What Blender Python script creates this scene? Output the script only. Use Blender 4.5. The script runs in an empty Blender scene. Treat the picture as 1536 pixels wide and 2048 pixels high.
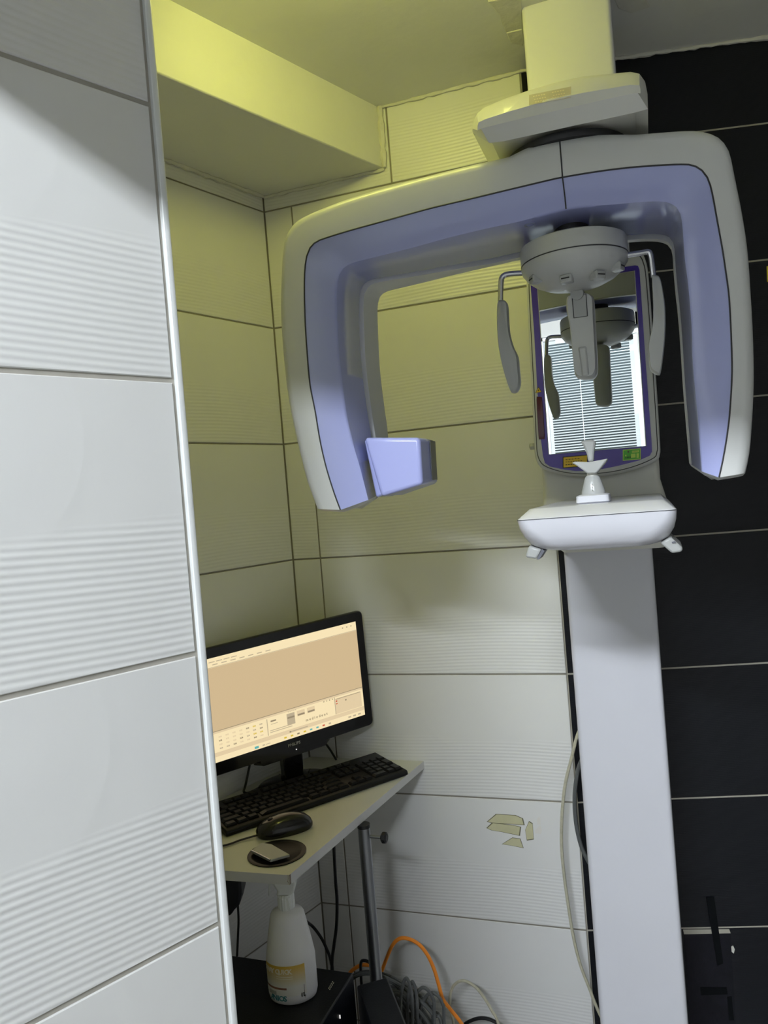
import bpy, bmesh, math, random
from mathutils import Vector, Matrix
random.seed(7)
C = bpy.context.scene.collection
SC = bpy.context.scene
H = 1.5                                   # camera height above the floor
F = 1538.0                                # focal length in pixels of the 1536 x 2048 frame
YAW, PITCH, ROLL = 0.33566, -0.01524, -0.0811

# ------------------------------------------------------------------ camera
_fw = Vector((-math.sin(YAW)*math.cos(PITCH), math.cos(YAW)*math.cos(PITCH), math.sin(PITCH)))
_r = Vector((math.cos(YAW), math.sin(YAW), 0)); _u = _r.cross(_fw)
RT = math.cos(ROLL)*_r + math.sin(ROLL)*_u
UP = -math.sin(ROLL)*_r + math.cos(ROLL)*_u
FW = _fw
cam = bpy.data.cameras.new('camera'); co = bpy.data.objects.new('camera', cam); C.objects.link(co)
co.matrix_world = Matrix(((RT.x, UP.x, -FW.x, 0), (RT.y, UP.y, -FW.y, 0), (RT.z, UP.z, -FW.z, H), (0, 0, 0, 1)))
cam.sensor_fit = 'HORIZONTAL'; cam.sensor_width = 36; cam.lens = 36*F/1536; cam.clip_start = 0.01
SC.camera = co

# ------------------------------------------------------------------ world, lights, exposure
W = bpy.data.worlds.new('daylight'); SC.world = W; W.use_nodes = True
W.node_tree.nodes['Background'].inputs[0].default_value = (0.86, 0.95, 1.0, 1)
W.node_tree.nodes['Background'].inputs[1].default_value = 1.2
SC.view_settings.view_transform = 'Standard'; SC.view_settings.look = 'None'
SC.view_settings.exposure = 0.0; SC.view_settings.gamma = 1; SC.view_settings.use_curve_mapping = False
TUBE_STRENGTH = 430.0                      # the strip light on the outer room's ceiling (its builder is below)
LAMP_STRENGTH = 40.0                      # the yellow-green ceiling lamp inside the alcove

# ------------------------------------------------------------------ materials
def mat(name, col, rough=0.5, metal=0.0, emit=None, es=0.0, coat=0.0, alpha=None, trans=0.0, noise=None, bump=None, spec=0.5):
    m = bpy.data.materials.new(name); m.use_nodes = True
    nt = m.node_tree; b = nt.nodes['Principled BSDF']
    b.inputs['Base Color'].default_value = (*col, 1); b.inputs['Roughness'].default_value = rough
    b.inputs['Metallic'].default_value = metal; b.inputs['Coat Weight'].default_value = coat
    b.inputs['Specular IOR Level'].default_value = spec
    b.inputs['Transmission Weight'].default_value = trans
    if emit: b.inputs['Emission Color'].default_value = (*emit, 1); b.inputs['Emission Strength'].default_value = es
    if alpha is not None: b.inputs['Alpha'].default_value = alpha
    if noise:
        sc, amt = noise
        tc = nt.nodes.new('ShaderNodeTexCoord'); n = nt.nodes.new('ShaderNodeTexNoise'); n.inputs['Scale'].default_value = sc
        n.inputs['Detail'].default_value = 6
        mx = nt.nodes.new('ShaderNodeMixRGB'); mx.inputs[1].default_value = (*[c*(1-amt) for c in col], 1)
        mx.inputs[2].default_value = (*[min(1, c*(1+amt*.5)) for c in col], 1)
        nt.links.new(tc.outputs['Object'], n.inputs['Vector']); nt.links.new(n.outputs['Fac'], mx.inputs[0])
        nt.links.new(mx.outputs[0], b.inputs['Base Color'])
    if bump:
        sc, st = bump
        tc = nt.nodes.new('ShaderNodeTexCoord'); n = nt.nodes.new('ShaderNodeTexNoise'); n.inputs['Scale'].default_value = sc
        n.inputs['Detail'].default_value = 5
        bp = nt.nodes.new('ShaderNodeBump'); bp.inputs['Strength'].default_value = 1; bp.inputs['Distance'].default_value = st
        nt.links.new(tc.outputs['Object'], n.inputs['Vector']); nt.links.new(n.outputs['Fac'], bp.inputs['Height'])
        nt.links.new(bp.outputs[0], b.inputs['Normal'])
    return m

def tile_mat(name, col, rough, pitch, depth, mask=True, phase=0.0, spec=.5):
    """glazed tile: smooth upper half, fine horizontal ridges below a wavy line (relief only)"""
    m = bpy.data.materials.new(name); m.use_nodes = True; nt = m.node_tree; N = nt.nodes.new; L = nt.links.new
    b = nt.nodes['Principled BSDF']; b.inputs['Roughness'].default_value = rough; b.inputs['Specular IOR Level'].default_value = spec
    tc = N('ShaderNodeTexCoord'); sp = N('ShaderNodeSeparateXYZ'); L(tc.outputs['Object'], sp.inputs[0])
    def mth(op, a, bb=None, c=None):
        n = N('ShaderNodeMath'); n.operation = op
        for i, v in enumerate((a, bb, c)):
            if v is None: continue
            if isinstance(v, (int, float)): n.inputs[i].default_value = v
            else: L(v, n.inputs[i])
        return n.outputs[0]
    wav = mth('MULTIPLY', mth('SINE', mth('MULTIPLY_ADD', sp.outputs['X'], 11.0, phase)), 0.006)
    zz = mth('ADD', sp.outputs['Z'], mth('MULTIPLY', wav, 0.6))
    rid = mth('MULTIPLY_ADD', mth('SINE', mth('MULTIPLY', zz, 2*math.pi/pitch)), 0.5, 0.5)
    msk = mth('MULTIPLY', mth('SUBTRACT', mth('ADD', wav, 0.147), sp.outputs['Z']), 60.0)
    cl = N('ShaderNodeClamp'); L(msk, cl.inputs[0])
    hgt = mth('MULTIPLY', rid, cl.outputs[0]) if mask else rid
    # two very faint embossed circles
    dx = mth('SUBTRACT', sp.outputs['X'], 0.36); dz = mth('SUBTRACT', sp.outputs['Z'], 0.24)
    rr = mth('SQRT', mth('ADD', mth('MULTIPLY', dx, dx), mth('MULTIPLY', dz, dz)))
    ring = mth('SUBTRACT', 1.0, mth('MULTIPLY', mth('ABSOLUTE', mth('SUBTRACT', rr, 0.13)), 90.0))
    rc = N('ShaderNodeClamp'); L(ring, rc.inputs[0])
    hgt = mth('ADD', hgt, mth('MULTIPLY', rc.outputs[0], 0.35 if mask else 0.0))
    bp = N('ShaderNodeBump'); bp.inputs['Strength'].default_value = 1; bp.inputs['Distance'].default_value = depth
    L(hgt, bp.inputs['Height']); L(bp.outputs[0], b.inputs['Normal'])
    n = N('ShaderNodeTexNoise'); n.inputs['Scale'].default_value = 7; L(tc.outputs['Object'], n.inputs['Vector'])
    mx = N('ShaderNodeMixRGB'); mx.inputs[1].default_value = (*[c*.94 for c in col], 1); mx.inputs[2].default_value = (*col, 1)
    L(n.outputs['Fac'], mx.inputs[0]); L(mx.outputs[0], b.inputs['Base Color'])
    return m

M = {
 'tile_white': tile_mat('white ridged tile', (.74, .74, .73), .32, .0080, .00036),
 'tile_near': tile_mat('white ridged tile near', (.74, .74, .73), .34, .0080, .00045, phase=1.2),
 'tile_dark': tile_mat('black brushed tile', (.0065, .0075, .0105), .42, .004, .00012, mask=False, spec=.28),
 'grout': mat('grey brown grout', (.27, .25, .21), .9, noise=(30, .35)),
 'grout_near': mat('beige grout', (.42, .40, .35), .9, noise=(30, .25)),
 'outer': mat('beige painted wall', (.37, .36, .34), .8),
 'grout_light': mat('pale grout', (.45, .43, .36), .9, noise=(30, .25)),
 'plaster': mat('painted plaster', (.72, .72, .68), .8, noise=(6, .06), bump=(14, .002)),
 'plaster_rough': mat('rough filler plaster', (.67, .66, .60), .9, noise=(25, .22), bump=(45, .002)),
 'pvc': mat('white pvc trim', (.74, .76, .76), .25, noise=(18, .08)),
 'shell': mat('pale grey moulded plastic', (.60, .61, .60), .30, noise=(3, .04)),
 'cream': mat('off white enamel', (.67, .67, .62), .28, noise=(3, .05)),
 'column': mat('white painted metal column', (.64, .645, .70), .26, noise=(5, .06)),
 'liner': mat('lavender plastic', (.345, .375, .66), .17, noise=(3, .04)),
 'liner_gloss': mat('glossy lavender plastic', (.30, .33, .50), .10, noise=(3, .04)),
 'lav_box': mat('lavender sensor plastic', (.37, .40, .72), .22),
 'grey_plastic': mat('mid grey plastic', (.36, .37, .36), .35),
 'grey_light': mat('light grey plastic', (.47, .48, .47), .28),
 'grey_dark': mat('dark grey plastic', (.12, .125, .15), .3),
 'seam': mat('dark seam', (.03, .03, .035), .6),
 'black': mat('black rubber', (.008, .008, .01), .5),
 'purple': mat('purple frame print', (.075, .045, .36), .25),
 'mirror': mat('mirror glass', (.86, .90, .90), .0, 1.0),
 'red_lens': mat('dark red lens', (.075, .008, .014), .2),
 'yellow': mat('yellow print', (.72, .48, .03), .5),
 'green': mat('green print', (.08, .42, .04), .5),
 'green_light': mat('light green print', (.5, .68, .12), .5),
 'ink': mat('black print', (.01, .01, .01), .6),
 'steel': mat('brushed steel', (.55, .55, .56), .25, 1.0),
 'steel_dark': mat('dull steel tube', (.30, .31, .33), .35, 1.0),
 'milky': mat('milky translucent plastic', (.46, .47, .46), .22, trans=.15),
 'monitor': mat('gloss black plastic', (.006, .006, .008), .12),
 'keys': mat('worn black keys', (.007, .007, .007), .34, noise=(60, .4), spec=.3),
 'kb': mat('black keyboard plastic', (.004, .004, .005), .4, spec=.3),
 'kb_gloss': mat('gloss black insert', (.004, .004, .005), .35, spec=.18),
 'mouse': mat('smooth black mouse shell', (.010, .010, .011), .18),
 'laminate': mat('white laminate board', (.62, .62, .55), .4, noise=(9, .10)),
 'edge': mat('grey white edge band', (.60, .60, .60), .45),
 'chip': mat('brown chipboard', (.22, .10, .07), .9),
 'pc': mat('black textured steel', (.006, .007, .011), .45, bump=(300, .0003), spec=.3),
 'bottle': mat('white bottle plastic', (.74, .74, .77), .33),
 'nozzle': mat('translucent white nozzle', (.68, .70, .68), .35),
 'label_white': mat('label white', (.72, .70, .66), .4),
 'teal': mat('teal print', (.03, .18, .22), .5),
 'white_ink': mat('white print', (.78, .74, .62), .5),
 'orange': mat('orange cable jacket', (.95, .30, .03), .4),
 'cable_grey': mat('grey cable jacket', (.10, .105, .105), .5, spec=.3),
 'cable_cream': mat('cream cable jacket', (.52, .50, .38), .4, noise=(120, .35)),
 'cable_black': mat('black cable jacket', (.008, .008, .010), .4),
 'glue': mat('old yellowed adhesive', (.55, .53, .33), .6, noise=(30, .2)),
 'glue_edge': mat('dirty adhesive rim', (.14, .13, .08), .8),
 'tape': mat('black tape', (.002, .003, .004), .6, spec=.12),
 'patch': mat('dark repair patch', (.007, .007, .012), .6, noise=(40, .6), bump=(60, .0015), spec=.25),
 'chip_white': mat('white chip', (.6, .6, .55), .8),
 'blind': mat('aluminium blind slat', (.13, .17, .18), .4),
 'frame': mat('white window frame', (.75, .77, .77), .35),
 'floor': mat('grey floor tile', (.34, .33, .31), .5, noise=(8, .15)),
 'glass': mat('window glass', (1, 1, 1), .0, trans=1.0),
 'tube': mat('fluorescent tube', (1, 1, 1), .4, emit=(.88, .94, 1.0), es=TUBE_STRENGTH),
 'lamp': mat('yellow lamp diffuser', (1, 1, .6), .4, emit=(1, .99, .21), es=LAMP_STRENGTH),
 'fixture': mat('white lamp housing', (.8, .8, .8), .4),
 'scr': mat('screen background', (0, 0, 0), .3, emit=(.63, .47, .27), es=1.0),
 'scr_light': mat('screen pale panel', (0, 0, 0), .3, emit=(.93, .77, .47), es=1.0),
 'scr_mid': mat('screen tan band', (0, 0, 0), .3, emit=(.76, .60, .37), es=1.0),
 'scr_dark': mat('screen dark marks', (0, 0, 0), .3, emit=(.30, .24, .15), es=1.0),
 'scr_grey': mat('screen grey marks', (0, 0, 0), .3, emit=(.50, .41, .27), es=1.0),
 'scr_yel': mat('screen yellow marks', (0, 0, 0), .3, emit=(.70, .50, .03), es=1.0),
 'scr_teal': mat('screen teal marks', (0, 0, 0), .3, emit=(.10, .42, .42), es=1.0),
 'scr_red': mat('screen red marks', (0, 0, 0), .3, emit=(.6, .10, .05), es=1.0),
 'led': mat('white led', (0, 0, 0), .3, emit=(1, .95, .9), es=1.5),
 'sticker': mat('beige transparent sticker', (.50, .45, .33), .2),
 'sticker_ink': mat('pale sticker print', (.66, .58, .36), .4),
 'yellow_sheet': mat('yellow sheet', (.75, .62, .04), .5),
}

# ------------------------------------------------------------------ pixel -> point on a real plane
def ray(px, py): return FW + RT*((px-768)/F) - UP*((py-1024)/F)
def on(px, py, p0, n):
    d = ray(px, py); n = Vector(n); p0 = Vector(p0) - Vector((0, 0, H))
    t = p0.dot(n)/d.dot(n); return d*t + Vector((0, 0, H))
def onY(px, py, y): return on(px, py, (0, y, 0), (0, 1, 0))
def onZ(px, py, z): return on(px, py, (0, 0, z), (0, 0, 1))

# ------------------------------------------------------------------ mesh helpers (world coordinates)
class MB:
    def __init__(s): s.v = []; s.f = []; s.m = []
    def add(s, vs, fs, mi=0):
        o = len(s.v); s.v += [Vector(v) for v in vs]; s.f += [[i+o for i in f] for f in fs]; s.m += [mi]*len(fs); return s
    def box(s, c, sz, ax=None, mi=0):
        c = Vector(c); ax = ax or (Vector((1, 0, 0)), Vector((0, 1, 0)), Vector((0, 0, 1)))
        vs = [c + ax[0]*(sz[0]/2*i) + ax[1]*(sz[1]/2*j) + ax[2]*(sz[2]/2*k) for k in (-1, 1) for j in (-1, 1) for i in (-1, 1)]
        return s.add(vs, [(0, 2, 3, 1), (4, 5, 7, 6), (0, 1, 5, 4), (2, 6, 7, 3), (0, 4, 6, 2), (1, 3, 7, 5)], mi)
    def prism(s, poly, d, mi=0):
        n = len(poly); d = Vector(d); poly = [Vector(p) for p in poly]
        fs = [list(range(n))[::-1], list(range(n, 2*n))] + [(i, (i+1) % n, n+(i+1) % n, n+i) for i in range(n)]
        return s.add(poly+[p+d for p in poly], fs, mi)
    def loft(s, rings, closed=True, caps=True, mi=0, mis=None):
        n = len(rings[0]); vs = [p for r in rings for p in r]; fs = []; k = n if closed else n-1; o = len(s.f)
        for a in range(len(rings)-1):
            for i in range(k): fs.append((a*n+i, a*n+(i+1) % n, (a+1)*n+(i+1) % n, (a+1)*n+i))
        nf = len(fs)
        if caps: fs.append(list(range(n))[::-1]); fs.append([(len(rings)-1)*n+i for i in range(n)])
        s.add(vs, fs, mi)
        if mis:
            for q in range(nf): s.m[o+q] = mis[q % k]
        return s
    def tube(s, pts, r, n=10, mi=0, caps=True, rs=None):
        pts = [Vector(p) for p in pts]; rings = []; pn = None
        for i, p in enumerate(pts):
            t = (pts[min(i+1, len(pts)-1)]-pts[max(i-1, 0)]).normalized()
            if pn is None:
                a = Vector((0, 0, 1)) if abs(t.z) < .9 else Vector((1, 0, 0)); pn = t.cross(a).normalized()
            pn = (pn - t*pn.dot(t)).normalized(); b = t.cross(pn); rr = rs[i] if rs else r
            rings.append([p + (pn*math.cos(2*math.pi*k/n) + b*math.sin(2*math.pi*k/n))*rr for k in range(n)])
        return s.loft(rings, True, caps, mi)
    def lathe(s, c, prof, n=40, mi=0, sx=1, sy=1, rz=0):
        c = Vector(c); rings = []
        for r, z in prof:
            rings.append([c + Vector((math.cos(rz)*math.cos(a)*r*sx-math.sin(rz)*math.sin(a)*r*sy, math.sin(rz)*math.cos(a)*r*sx+math.cos(rz)*math.sin(a)*r*sy, z))
                          for a in [2*math.pi*k/n for k in range(n)]])
        return s.loft(rings, True, True, mi)
    def build(s, name, mats, parent=None, smooth=True, bevel=0, seg=2, kind=None, label=None, angle=35, stuff=False):
        me = bpy.data.meshes.new(name); base = Vector((0, 0, 0))
        if parent is not None:
            p = parent
            while p: base += p.location; p = p.parent
        me.from_pydata([tuple(v-base) for v in s.v], [], s.f)
        if not isinstance(mats, (list, tuple)): mats = [mats]
        for m in mats: me.materials.append(M[m])
        me.polygons.foreach_set('material_index', s.m)
        bm = bmesh.new(); bm.from_mesh(me); bmesh.ops.recalc_face_normals(bm, faces=bm.faces); bm.to_mesh(me); bm.free()
        o = bpy.data.objects.new(name, me); C.objects.link(o); o.parent = parent
        if smooth:
            me.polygons.foreach_set('use_smooth', [True]*len(me.polygons))
            try: me.set_sharp_from_angle(angle=math.radians(angle))
            except Exception: pass
        if bevel:
            b = o.modifiers.new('bevel', 'BEVEL'); b.width = bevel; b.segments = seg; b.limit_method = 'ANGLE'; b.angle_limit = math.radians(40)
            b.harden_normals = False
        if kind: o['kind'] = kind
        if label: o['label'] = label
        return o

def catmull(pts, k=8):
    pts = [Vector(p) for p in pts]; out = []
    for i in range(len(pts)-1):
        p0, p1, p2, p3 = pts[max(i-1, 0)], pts[i], pts[i+1], pts[min(i+2, len(pts)-1)]
        for j in range(k):
            t = j/k
            out.append(.5*((2*p1)+(p2-p0)*t+(2*p0-5*p1+4*p2-p3)*t*t+(3*p1-p0-3*p2+p3)*t*t*t))
    out.append(pts[-1]); return out
def resample(pts, n):
    L = [0]
    for a, b in zip(pts, pts[1:]): L.append(L[-1]+(b-a).length)
    out = []; j = 0
    for i in range(n):
        d = L[-1]*i/(n-1)
        while j < len(L)-2 and L[j+1] < d: j += 1
        t = (d-L[j])/max(L[j+1]-L[j], 1e-9); out.append(pts[j].lerp(pts[j+1], min(max(t, 0), 1)))
    return out
def thing(name, label, cat, loc, group=None):
    o = bpy.data.objects.new(name, None); C.objects.link(o); o.location = loc; o.empty_display_size = .05
    tag(o, label, cat, group); return o
def tag(o, label, cat, group=None):
    o['label'] = label; o['category'] = cat
    if group: o['group'] = group
    return o
def single(mb, name, mats, label, cat, group=None, **k):
    """a thing that is one mesh: its origin moves to its own base"""
    c = Vector((sum(v.x for v in mb.v)/len(mb.v), sum(v.y for v in mb.v)/len(mb.v), min(v.z for v in mb.v)))
    o = mb.build(name, mats, None, **k)
    for v in o.data.vertices: v.co -= c
    o.location = c
    return tag(o, label, cat, group)
def text(body, p, right, up, size, m, name, parent, depth=.0002, align='CENTER', sx=1.0, spacing=1.0):
    cu = bpy.data.curves.new(name, 'FONT'); cu.body = body; cu.size = size; cu.extrude = depth; cu.align_x = align; cu.align_y = 'CENTER'
    cu.space_character = spacing; cu.resolution_u = 2; cu.offset = size*.025
    t = bpy.data.objects.new(name, cu); C.objects.link(t)
    dg = bpy.context.evaluated_depsgraph_get(); me = bpy.data.meshes.new_from_object(t.evaluated_get(dg))
    bpy.data.objects.remove(t)
    right = Vector(right).normalized(); up = Vector(up).normalized(); n = right.cross(up)
    mb = MB(); mb.add([Vector(p)+right*v.co.x*sx+up*v.co.y+n*v.co.z for v in me.vertices], [list(q.vertices) for q in me.polygons])
    bpy.data.meshes.remove(me)
    return mb.build(name, m, parent, smooth=False)

# ================================================================== THE SETTING
T = 0.30; Z0 = H-.135; ZF = H+.149; ZC = H+.951; ZS = H+.803; YB = 1.801; XL = -.888; XD = -.214; PSI = .232
PHL, PHF, PHB = .2976, .4355, .3707
def struct(mb, name, m, **k): return mb.build(name, m, None, kind='structure', **k)

TILES = {}
def tile(parent, name, o, u, w, z0, h, m, t=.008):
    """one ceramic tile, its face t in front of the backing; shared mesh between alike tiles"""
    key = (round(w, 4), round(h, 4), m); me = TILES.get(key)
    if me is None:
        g = .0009; me = bpy.data.meshes.new(name)
        vs = [(0, 0, 0), (w, 0, 0), (w, 0, h), (0, 0, h), (0, -t+g, 0), (w, -t+g, 0), (w, -t+g, h), (0, -t+g, h),
              (g, -t, g), (w-g, -t, g), (w-g, -t, h-g), (g, -t, h-g)]
        fs = [(4, 0, 1, 5), (5, 1, 2, 6), (6, 2, 3, 7), (7, 3, 0, 4), (8, 4, 5, 9), (9, 5, 6, 10), (10, 6, 7, 11), (11, 7, 4, 8), (8, 9, 10, 11)]
        me.from_pydata(vs, [], fs); me.materials.append(M[m])
        bm = bmesh.new(); bm.from_mesh(me); bmesh.ops.recalc_face_normals(bm, faces=bm.faces)
        for f in bm.faces:                      # open-backed: make sure the face looks into the room
            if f.calc_center_median().y < -t+g*.2 and f.normal.y > 0:
                bmesh.ops.reverse_faces(bm, faces=bm.faces); break
        bm.to_mesh(me); bm.free(); TILES[key] = me
    ob = bpy.data.objects.new(name, me); C.objects.link(ob); ob.parent = parent
    u = Vector(u); y = Vector((0, 0, 1)).cross(u)
    ob.matrix_local = Matrix(((u.x, y.x, 0, o[0]), (u.y, y.y, 0, o[1]), (0, 0, 1, z0), (0, 0, 0, 1)))
    return ob
J = .0042
def tiled_wall(name, p, u, length, cols, zj, ztop, gm, tm, back=.10, j=J, over=None, ext=(0, 0)):
    """p: corner on the tile face plane; the backing lies 2.5 mm behind the tile faces"""
    u = Vector(u); y = Vector((0, 0, 1)).cross(u); p = Vector((p[0], p[1], 0)); rec = .0022
    mb = MB(); a = p + y*rec; e0, e1_ = ext
    mb.prism([a-u*e0, a+u*(length+e1_), a+u*(length+e1_)+y*back, a-u*e0+y*back], (0, 0, ztop))
    w = struct(mb, name, gm, smooth=False)
    rows = []; k = -6
    while zj+(k)*T < ztop:
        z0 = zj+k*T; z1 = z0+T
        if z1 > .0: rows.append((max(z0, 0), min(z1, ztop)))
        k += 1
    for z0, z1 in rows:
        cc = over(z0, z1) if over else cols
        for a0, a1 in cc:
            if a1-a0 < .006: continue
            zz0 = z0+j/2; zz1 = z1-j/2
            # origin sits at the nominal lower edge so the relief starts at the tile's own foot
            q = p+u*(a0+j/2)+y*.008
            tile(w, 'tile', q, u, a1-a0-j, zz0, zz1-zz0, tm)
    return w

xc = onY(640, 1113, YB).x; xtop = onY(782, 345, YB).x
LB = XD-XL
def over_back(z0, z1):
    if z1 > ZC-.02: return [(0, xtop-XL), (xtop-XL, LB)]
    return [(0, xc-XL), (xc-XL, LB)]
wall_back = tiled_wall('wall_back', (XL, YB), (1, 0, 0), LB, None, Z0, ZC, 'grout', 'tile_white', over=over_back, ext=(.15, 0))
ud = Vector((math.cos(PSI), math.sin(PSI), 0)); yd = Vector((0, 0, 1)).cross(ud)
wall_right = tiled_wall('wall_right', (XD, YB), ud, 1.9, [(0, .6), (.6, 1.2), (1.2, 1.8)], Z0, ZC, 'grout_light', 'tile_dark')
dl = Vector((math.sin(PHL), math.cos(PHL), 0)); LL = 1.15
pl = Vector((XL, YB, 0))-dl*LL
wall_left = tiled_wall('wall_left', pl, dl, LL, [(max(0, LL-.62*(i+1)), LL-.62*i) for i in range(2)], Z0, ZC, 'grout', 'tile_white', ext=(0, .03))
df = Vector((math.sin(PHF), math.cos(PHF), 0)); PE = Vector((-.478, .733, 0)); LF = 4.4; TW = .0095
LFt = LF-TW
wall_front = tiled_wall('wall_front', PE-df*LF, df, LF-.0005, [(max(0, LFt-.6*(i+1)), LFt-.6*i) for i in range(4)] + [(0, LFt-2.4)], ZF, H+1.25, 'grout_near', 'tile_near', back=.12, j=.0056)
# white corner trim that ends the near wall
nf = Vector((math.cos(PHF), -math.sin(PHF), 0))
mb = MB(); a = PE-df*(TW-.001)
prof = [a+nf*.001, a+nf*.0035, a+df*.004+nf*.0045, a+df*.0075+nf*.0035, a+df*.0092+nf*.0005, a+df*.0095-nf*.010, a-nf*.010]
mb.prism(prof, (0, 0, ZC+.0)); struct(mb, 'trim_1', 'pvc', bevel=.0008)
# return wall behind the near wall's end, closing the alcove on its hidden side
mb = MB(); q0 = PE-nf*.012; q1 = pl+dl*.0; q1 = Vector((-1.27, .74, 0)); back = Vector((0, -.1, 0))
mb.prism([q0+Vector((-.12, 0, 0))-df*.01, q1+Vector((-.1, 0, 0)), q1+Vector((-.1, 0, 0))+back, q0+Vector((-.12, 0, 0))+back-df*.01], (0, 0, ZC)); struct(mb, 'wall_return', 'plaster', smooth=False)

# ceiling of the alcove, boxed beam, outer ceiling, lintel
LZ = H+.687; dE = Vector((.907, -.421, 0)).normalized(); nE = Vector((-dE.y, dE.x, 0)); E0 = Vector((-.55, -.10, 0))
def edge(x, s=0.0): p = E0+dE*((x-E0.x)/dE.x)+nE*s; return p
mb = MB(); mb.prism([edge(-2.2, .03)+Vector((0, 0, ZC)), edge(1.9, .03)+Vector((0, 0, ZC)), (1.9, 2.6, ZC), (-2.2, 2.6, ZC)], (0, 0, .3)); ceiling = struct(mb, 'ceiling', 'plaster', smooth=False)
mb = MB(); mb.prism([(-2.9, -3.1, H+1.25), (1.9, -3.1, H+1.25), (1.9, .9, H+1.25), (-2.9, .9, H+1.25)], (0, 0, .1)); struct(mb, 'ceiling_outer', 'outer', smooth=False)
mb = MB(); mb.prism([edge(x, q)+Vector((0, 0, LZ)) for x, q in ((-2.2, 0), (1.9, 0), (1.9, .10), (-2.2, .10))], (0, 0, H+1.25-LZ)); struct(mb, 'lintel', 'plaster', smooth=False)
db = Vector((math.sin(PHB), math.cos(PHB), 0)); bx = Vector((-.555, YB+.003, 0))
mb = MB(); mb.prism([(bx.x, bx.y, ZS), (bx.x-db.x*1.12, bx.y-db.y*1.12, ZS), (XL-dl.x*1.12-.01, YB-dl.y*1.12, ZS), (XL-.004, YB+.003, ZS)], (0, 0, ZC-ZS+.01))
beam = struct(mb, 'ceiling_beam', 'plaster', bevel=.003)
mb = MB(); mb.box((-.4, -.3, -.05), (5.4, 6.2, .1)); struct(mb, 'floor', 'floor', smooth=False)
mb = MB(); mb.box((1.75, -.3, 1.4), (.1, 5.8, 2.9)); struct(mb, 'wall_side', 'outer', smooth=False)

# window wall behind the camera (seen in the machine's mirror): three openings with venetian blinds
WY = -2.85
wins = [(-.71, -.02), (-1.42, -.82), (.20, .85)]; wz0, wz1 = H-.95, H+1.11
mb = MB()
xs = [-2.9, -1.42, -.82, -.69, -.02, .20, .85, 1.9]
mb.box(((-2.9-1.42)/2, WY-.06, 1.4), (1.48, .12, 2.9)); mb.box((.09, WY-.06, 1.4), (.22, .12, 2.9)); mb.box(((.85+1.9)/2, WY-.06, 1.4), (1.05, .12, 2.9))
mb.box((-.5, WY-.06, wz0/2), (4.8, .12, wz0)); mb.box((-.5, WY-.06, (wz1+2.9)/2), (4.8, .12, 2.9-wz1))
struct(mb, 'wall_window', 'outer', smooth=False)
mb = MB(); mb.box((-2.85, -1.6, 1.4), (.1, 3.0, 2.9)); struct(mb, 'wall_far_left', 'outer', smooth=False)
slat_me = None
for wi, (x0, x1) in enumerate(wins):
    fr = MB(); w = x1-x0; cx = (x0+x1)/2; cz = (wz0+wz1)/2; hh = wz1-wz0
    for sx in (x0+.012, x1-.012): fr.box((sx, WY-.05, cz), (.024, .05, hh))
    for sz in (wz0+.012, wz1-.012): fr.box((cx, WY-.05, sz), (w, .05, .024))
    win = struct(fr, 'window_%d' % (wi+1), 'frame', smooth=False)
    g = MB(); g.box((cx, WY-.055, cz), (w-.048, .004, hh-.048)); g.build('pane', 'glass', win, smooth=False)
    bl = thing('venetian_blind', ['grey venetian blind in the middle window, the one filling the mirror', 'grey venetian blind in the left window, seen at the mirror edge', 'grey venetian blind in the right window of the outer room'][wi], 'blind', (cx, WY-.012, wz1-.03), 'venetian blinds')
    if wi == 0: cx += .070; w -= .050
    r = MB(); r.box((cx, WY-.012, wz1-.045), (w-.05, .025, .028)); r.build('headrail', 'frame', bl, smooth=False)
    cmb = MB(); cmb.tube([(cx-.14, WY-.0, wz1-.05), (cx-.14, WY-.0, wz0+.04)], .0022, 6); cmb.build('cord', 'frame', bl)
    n = 101; sp = (hh-.09)/n
    ang = math.radians(31); a1 = Vector((0, math.cos(ang), math.sin(ang))); a2 = Vector((0, -math.sin(ang), math.cos(ang)))
    sm = MB(); sm.box((0, 0, 0), (w-.06, .019, .0006), (Vector((1, 0, 0)), a1, a2)); me0 = None
    for k in range(n):
        if me0 is None:
            o = sm.build('slat', 'blind', None, smooth=False); me0 = o.data; o.parent = bl
        else:
            o = bpy.data.objects.new('slat', me0); C.objects.link(o); o.parent = bl
        o.location = (0, 0, -.035-sp*k)
# strip light on the outer ceiling
LC = Vector((-.30, -1.40, 0))
tl = thing('ceiling_light', 'long white strip light on the outer room ceiling behind the viewer', 'lamp', (LC.x, LC.y, H+1.25))
mb = MB(); mb.box(LC+Vector((0, 0, H+1.225)), (1.24, .12, .05), (dE, nE, Vector((0, 0, 1)))); mb.build('housing', 'fixture', tl, bevel=.004)
for k in (-1, 1):
    c = LC+nE*.03*k+Vector((0, 0, H+1.18)); mb = MB(); mb.tube([c-dE*.6, c+dE*.6], .013, 12); mb.build('tube', 'tube', tl)
# short yellow-green batten lamp on the alcove ceiling
AL = Vector((-.40, 1.09, 0))
al = thing('ceiling_lamp', 'short yellow-green batten lamp on the alcove ceiling above the x-ray machine', 'lamp', (AL.x, AL.y, ZC))
mb = MB(); mb.box(AL+Vector((0, 0, ZC-.010)), (.50, .06, .02)); mb.build('base', 'fixture', al, bevel=.003)
mb = MB(); mb.tube([AL+Vector((-.22, 0, ZC-.036)), AL+Vector((.22, 0, ZC-.036))], .014, 14); mb.build('diffuser', 'lamp', al)
for k in (-1, 1):
    mb = MB(); mb.box(AL+Vector((.23*k, 0, ZC-.033)), (.02, .034, .034)); mb.build('end_cap', 'fixture', al, bevel=.002)

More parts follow.
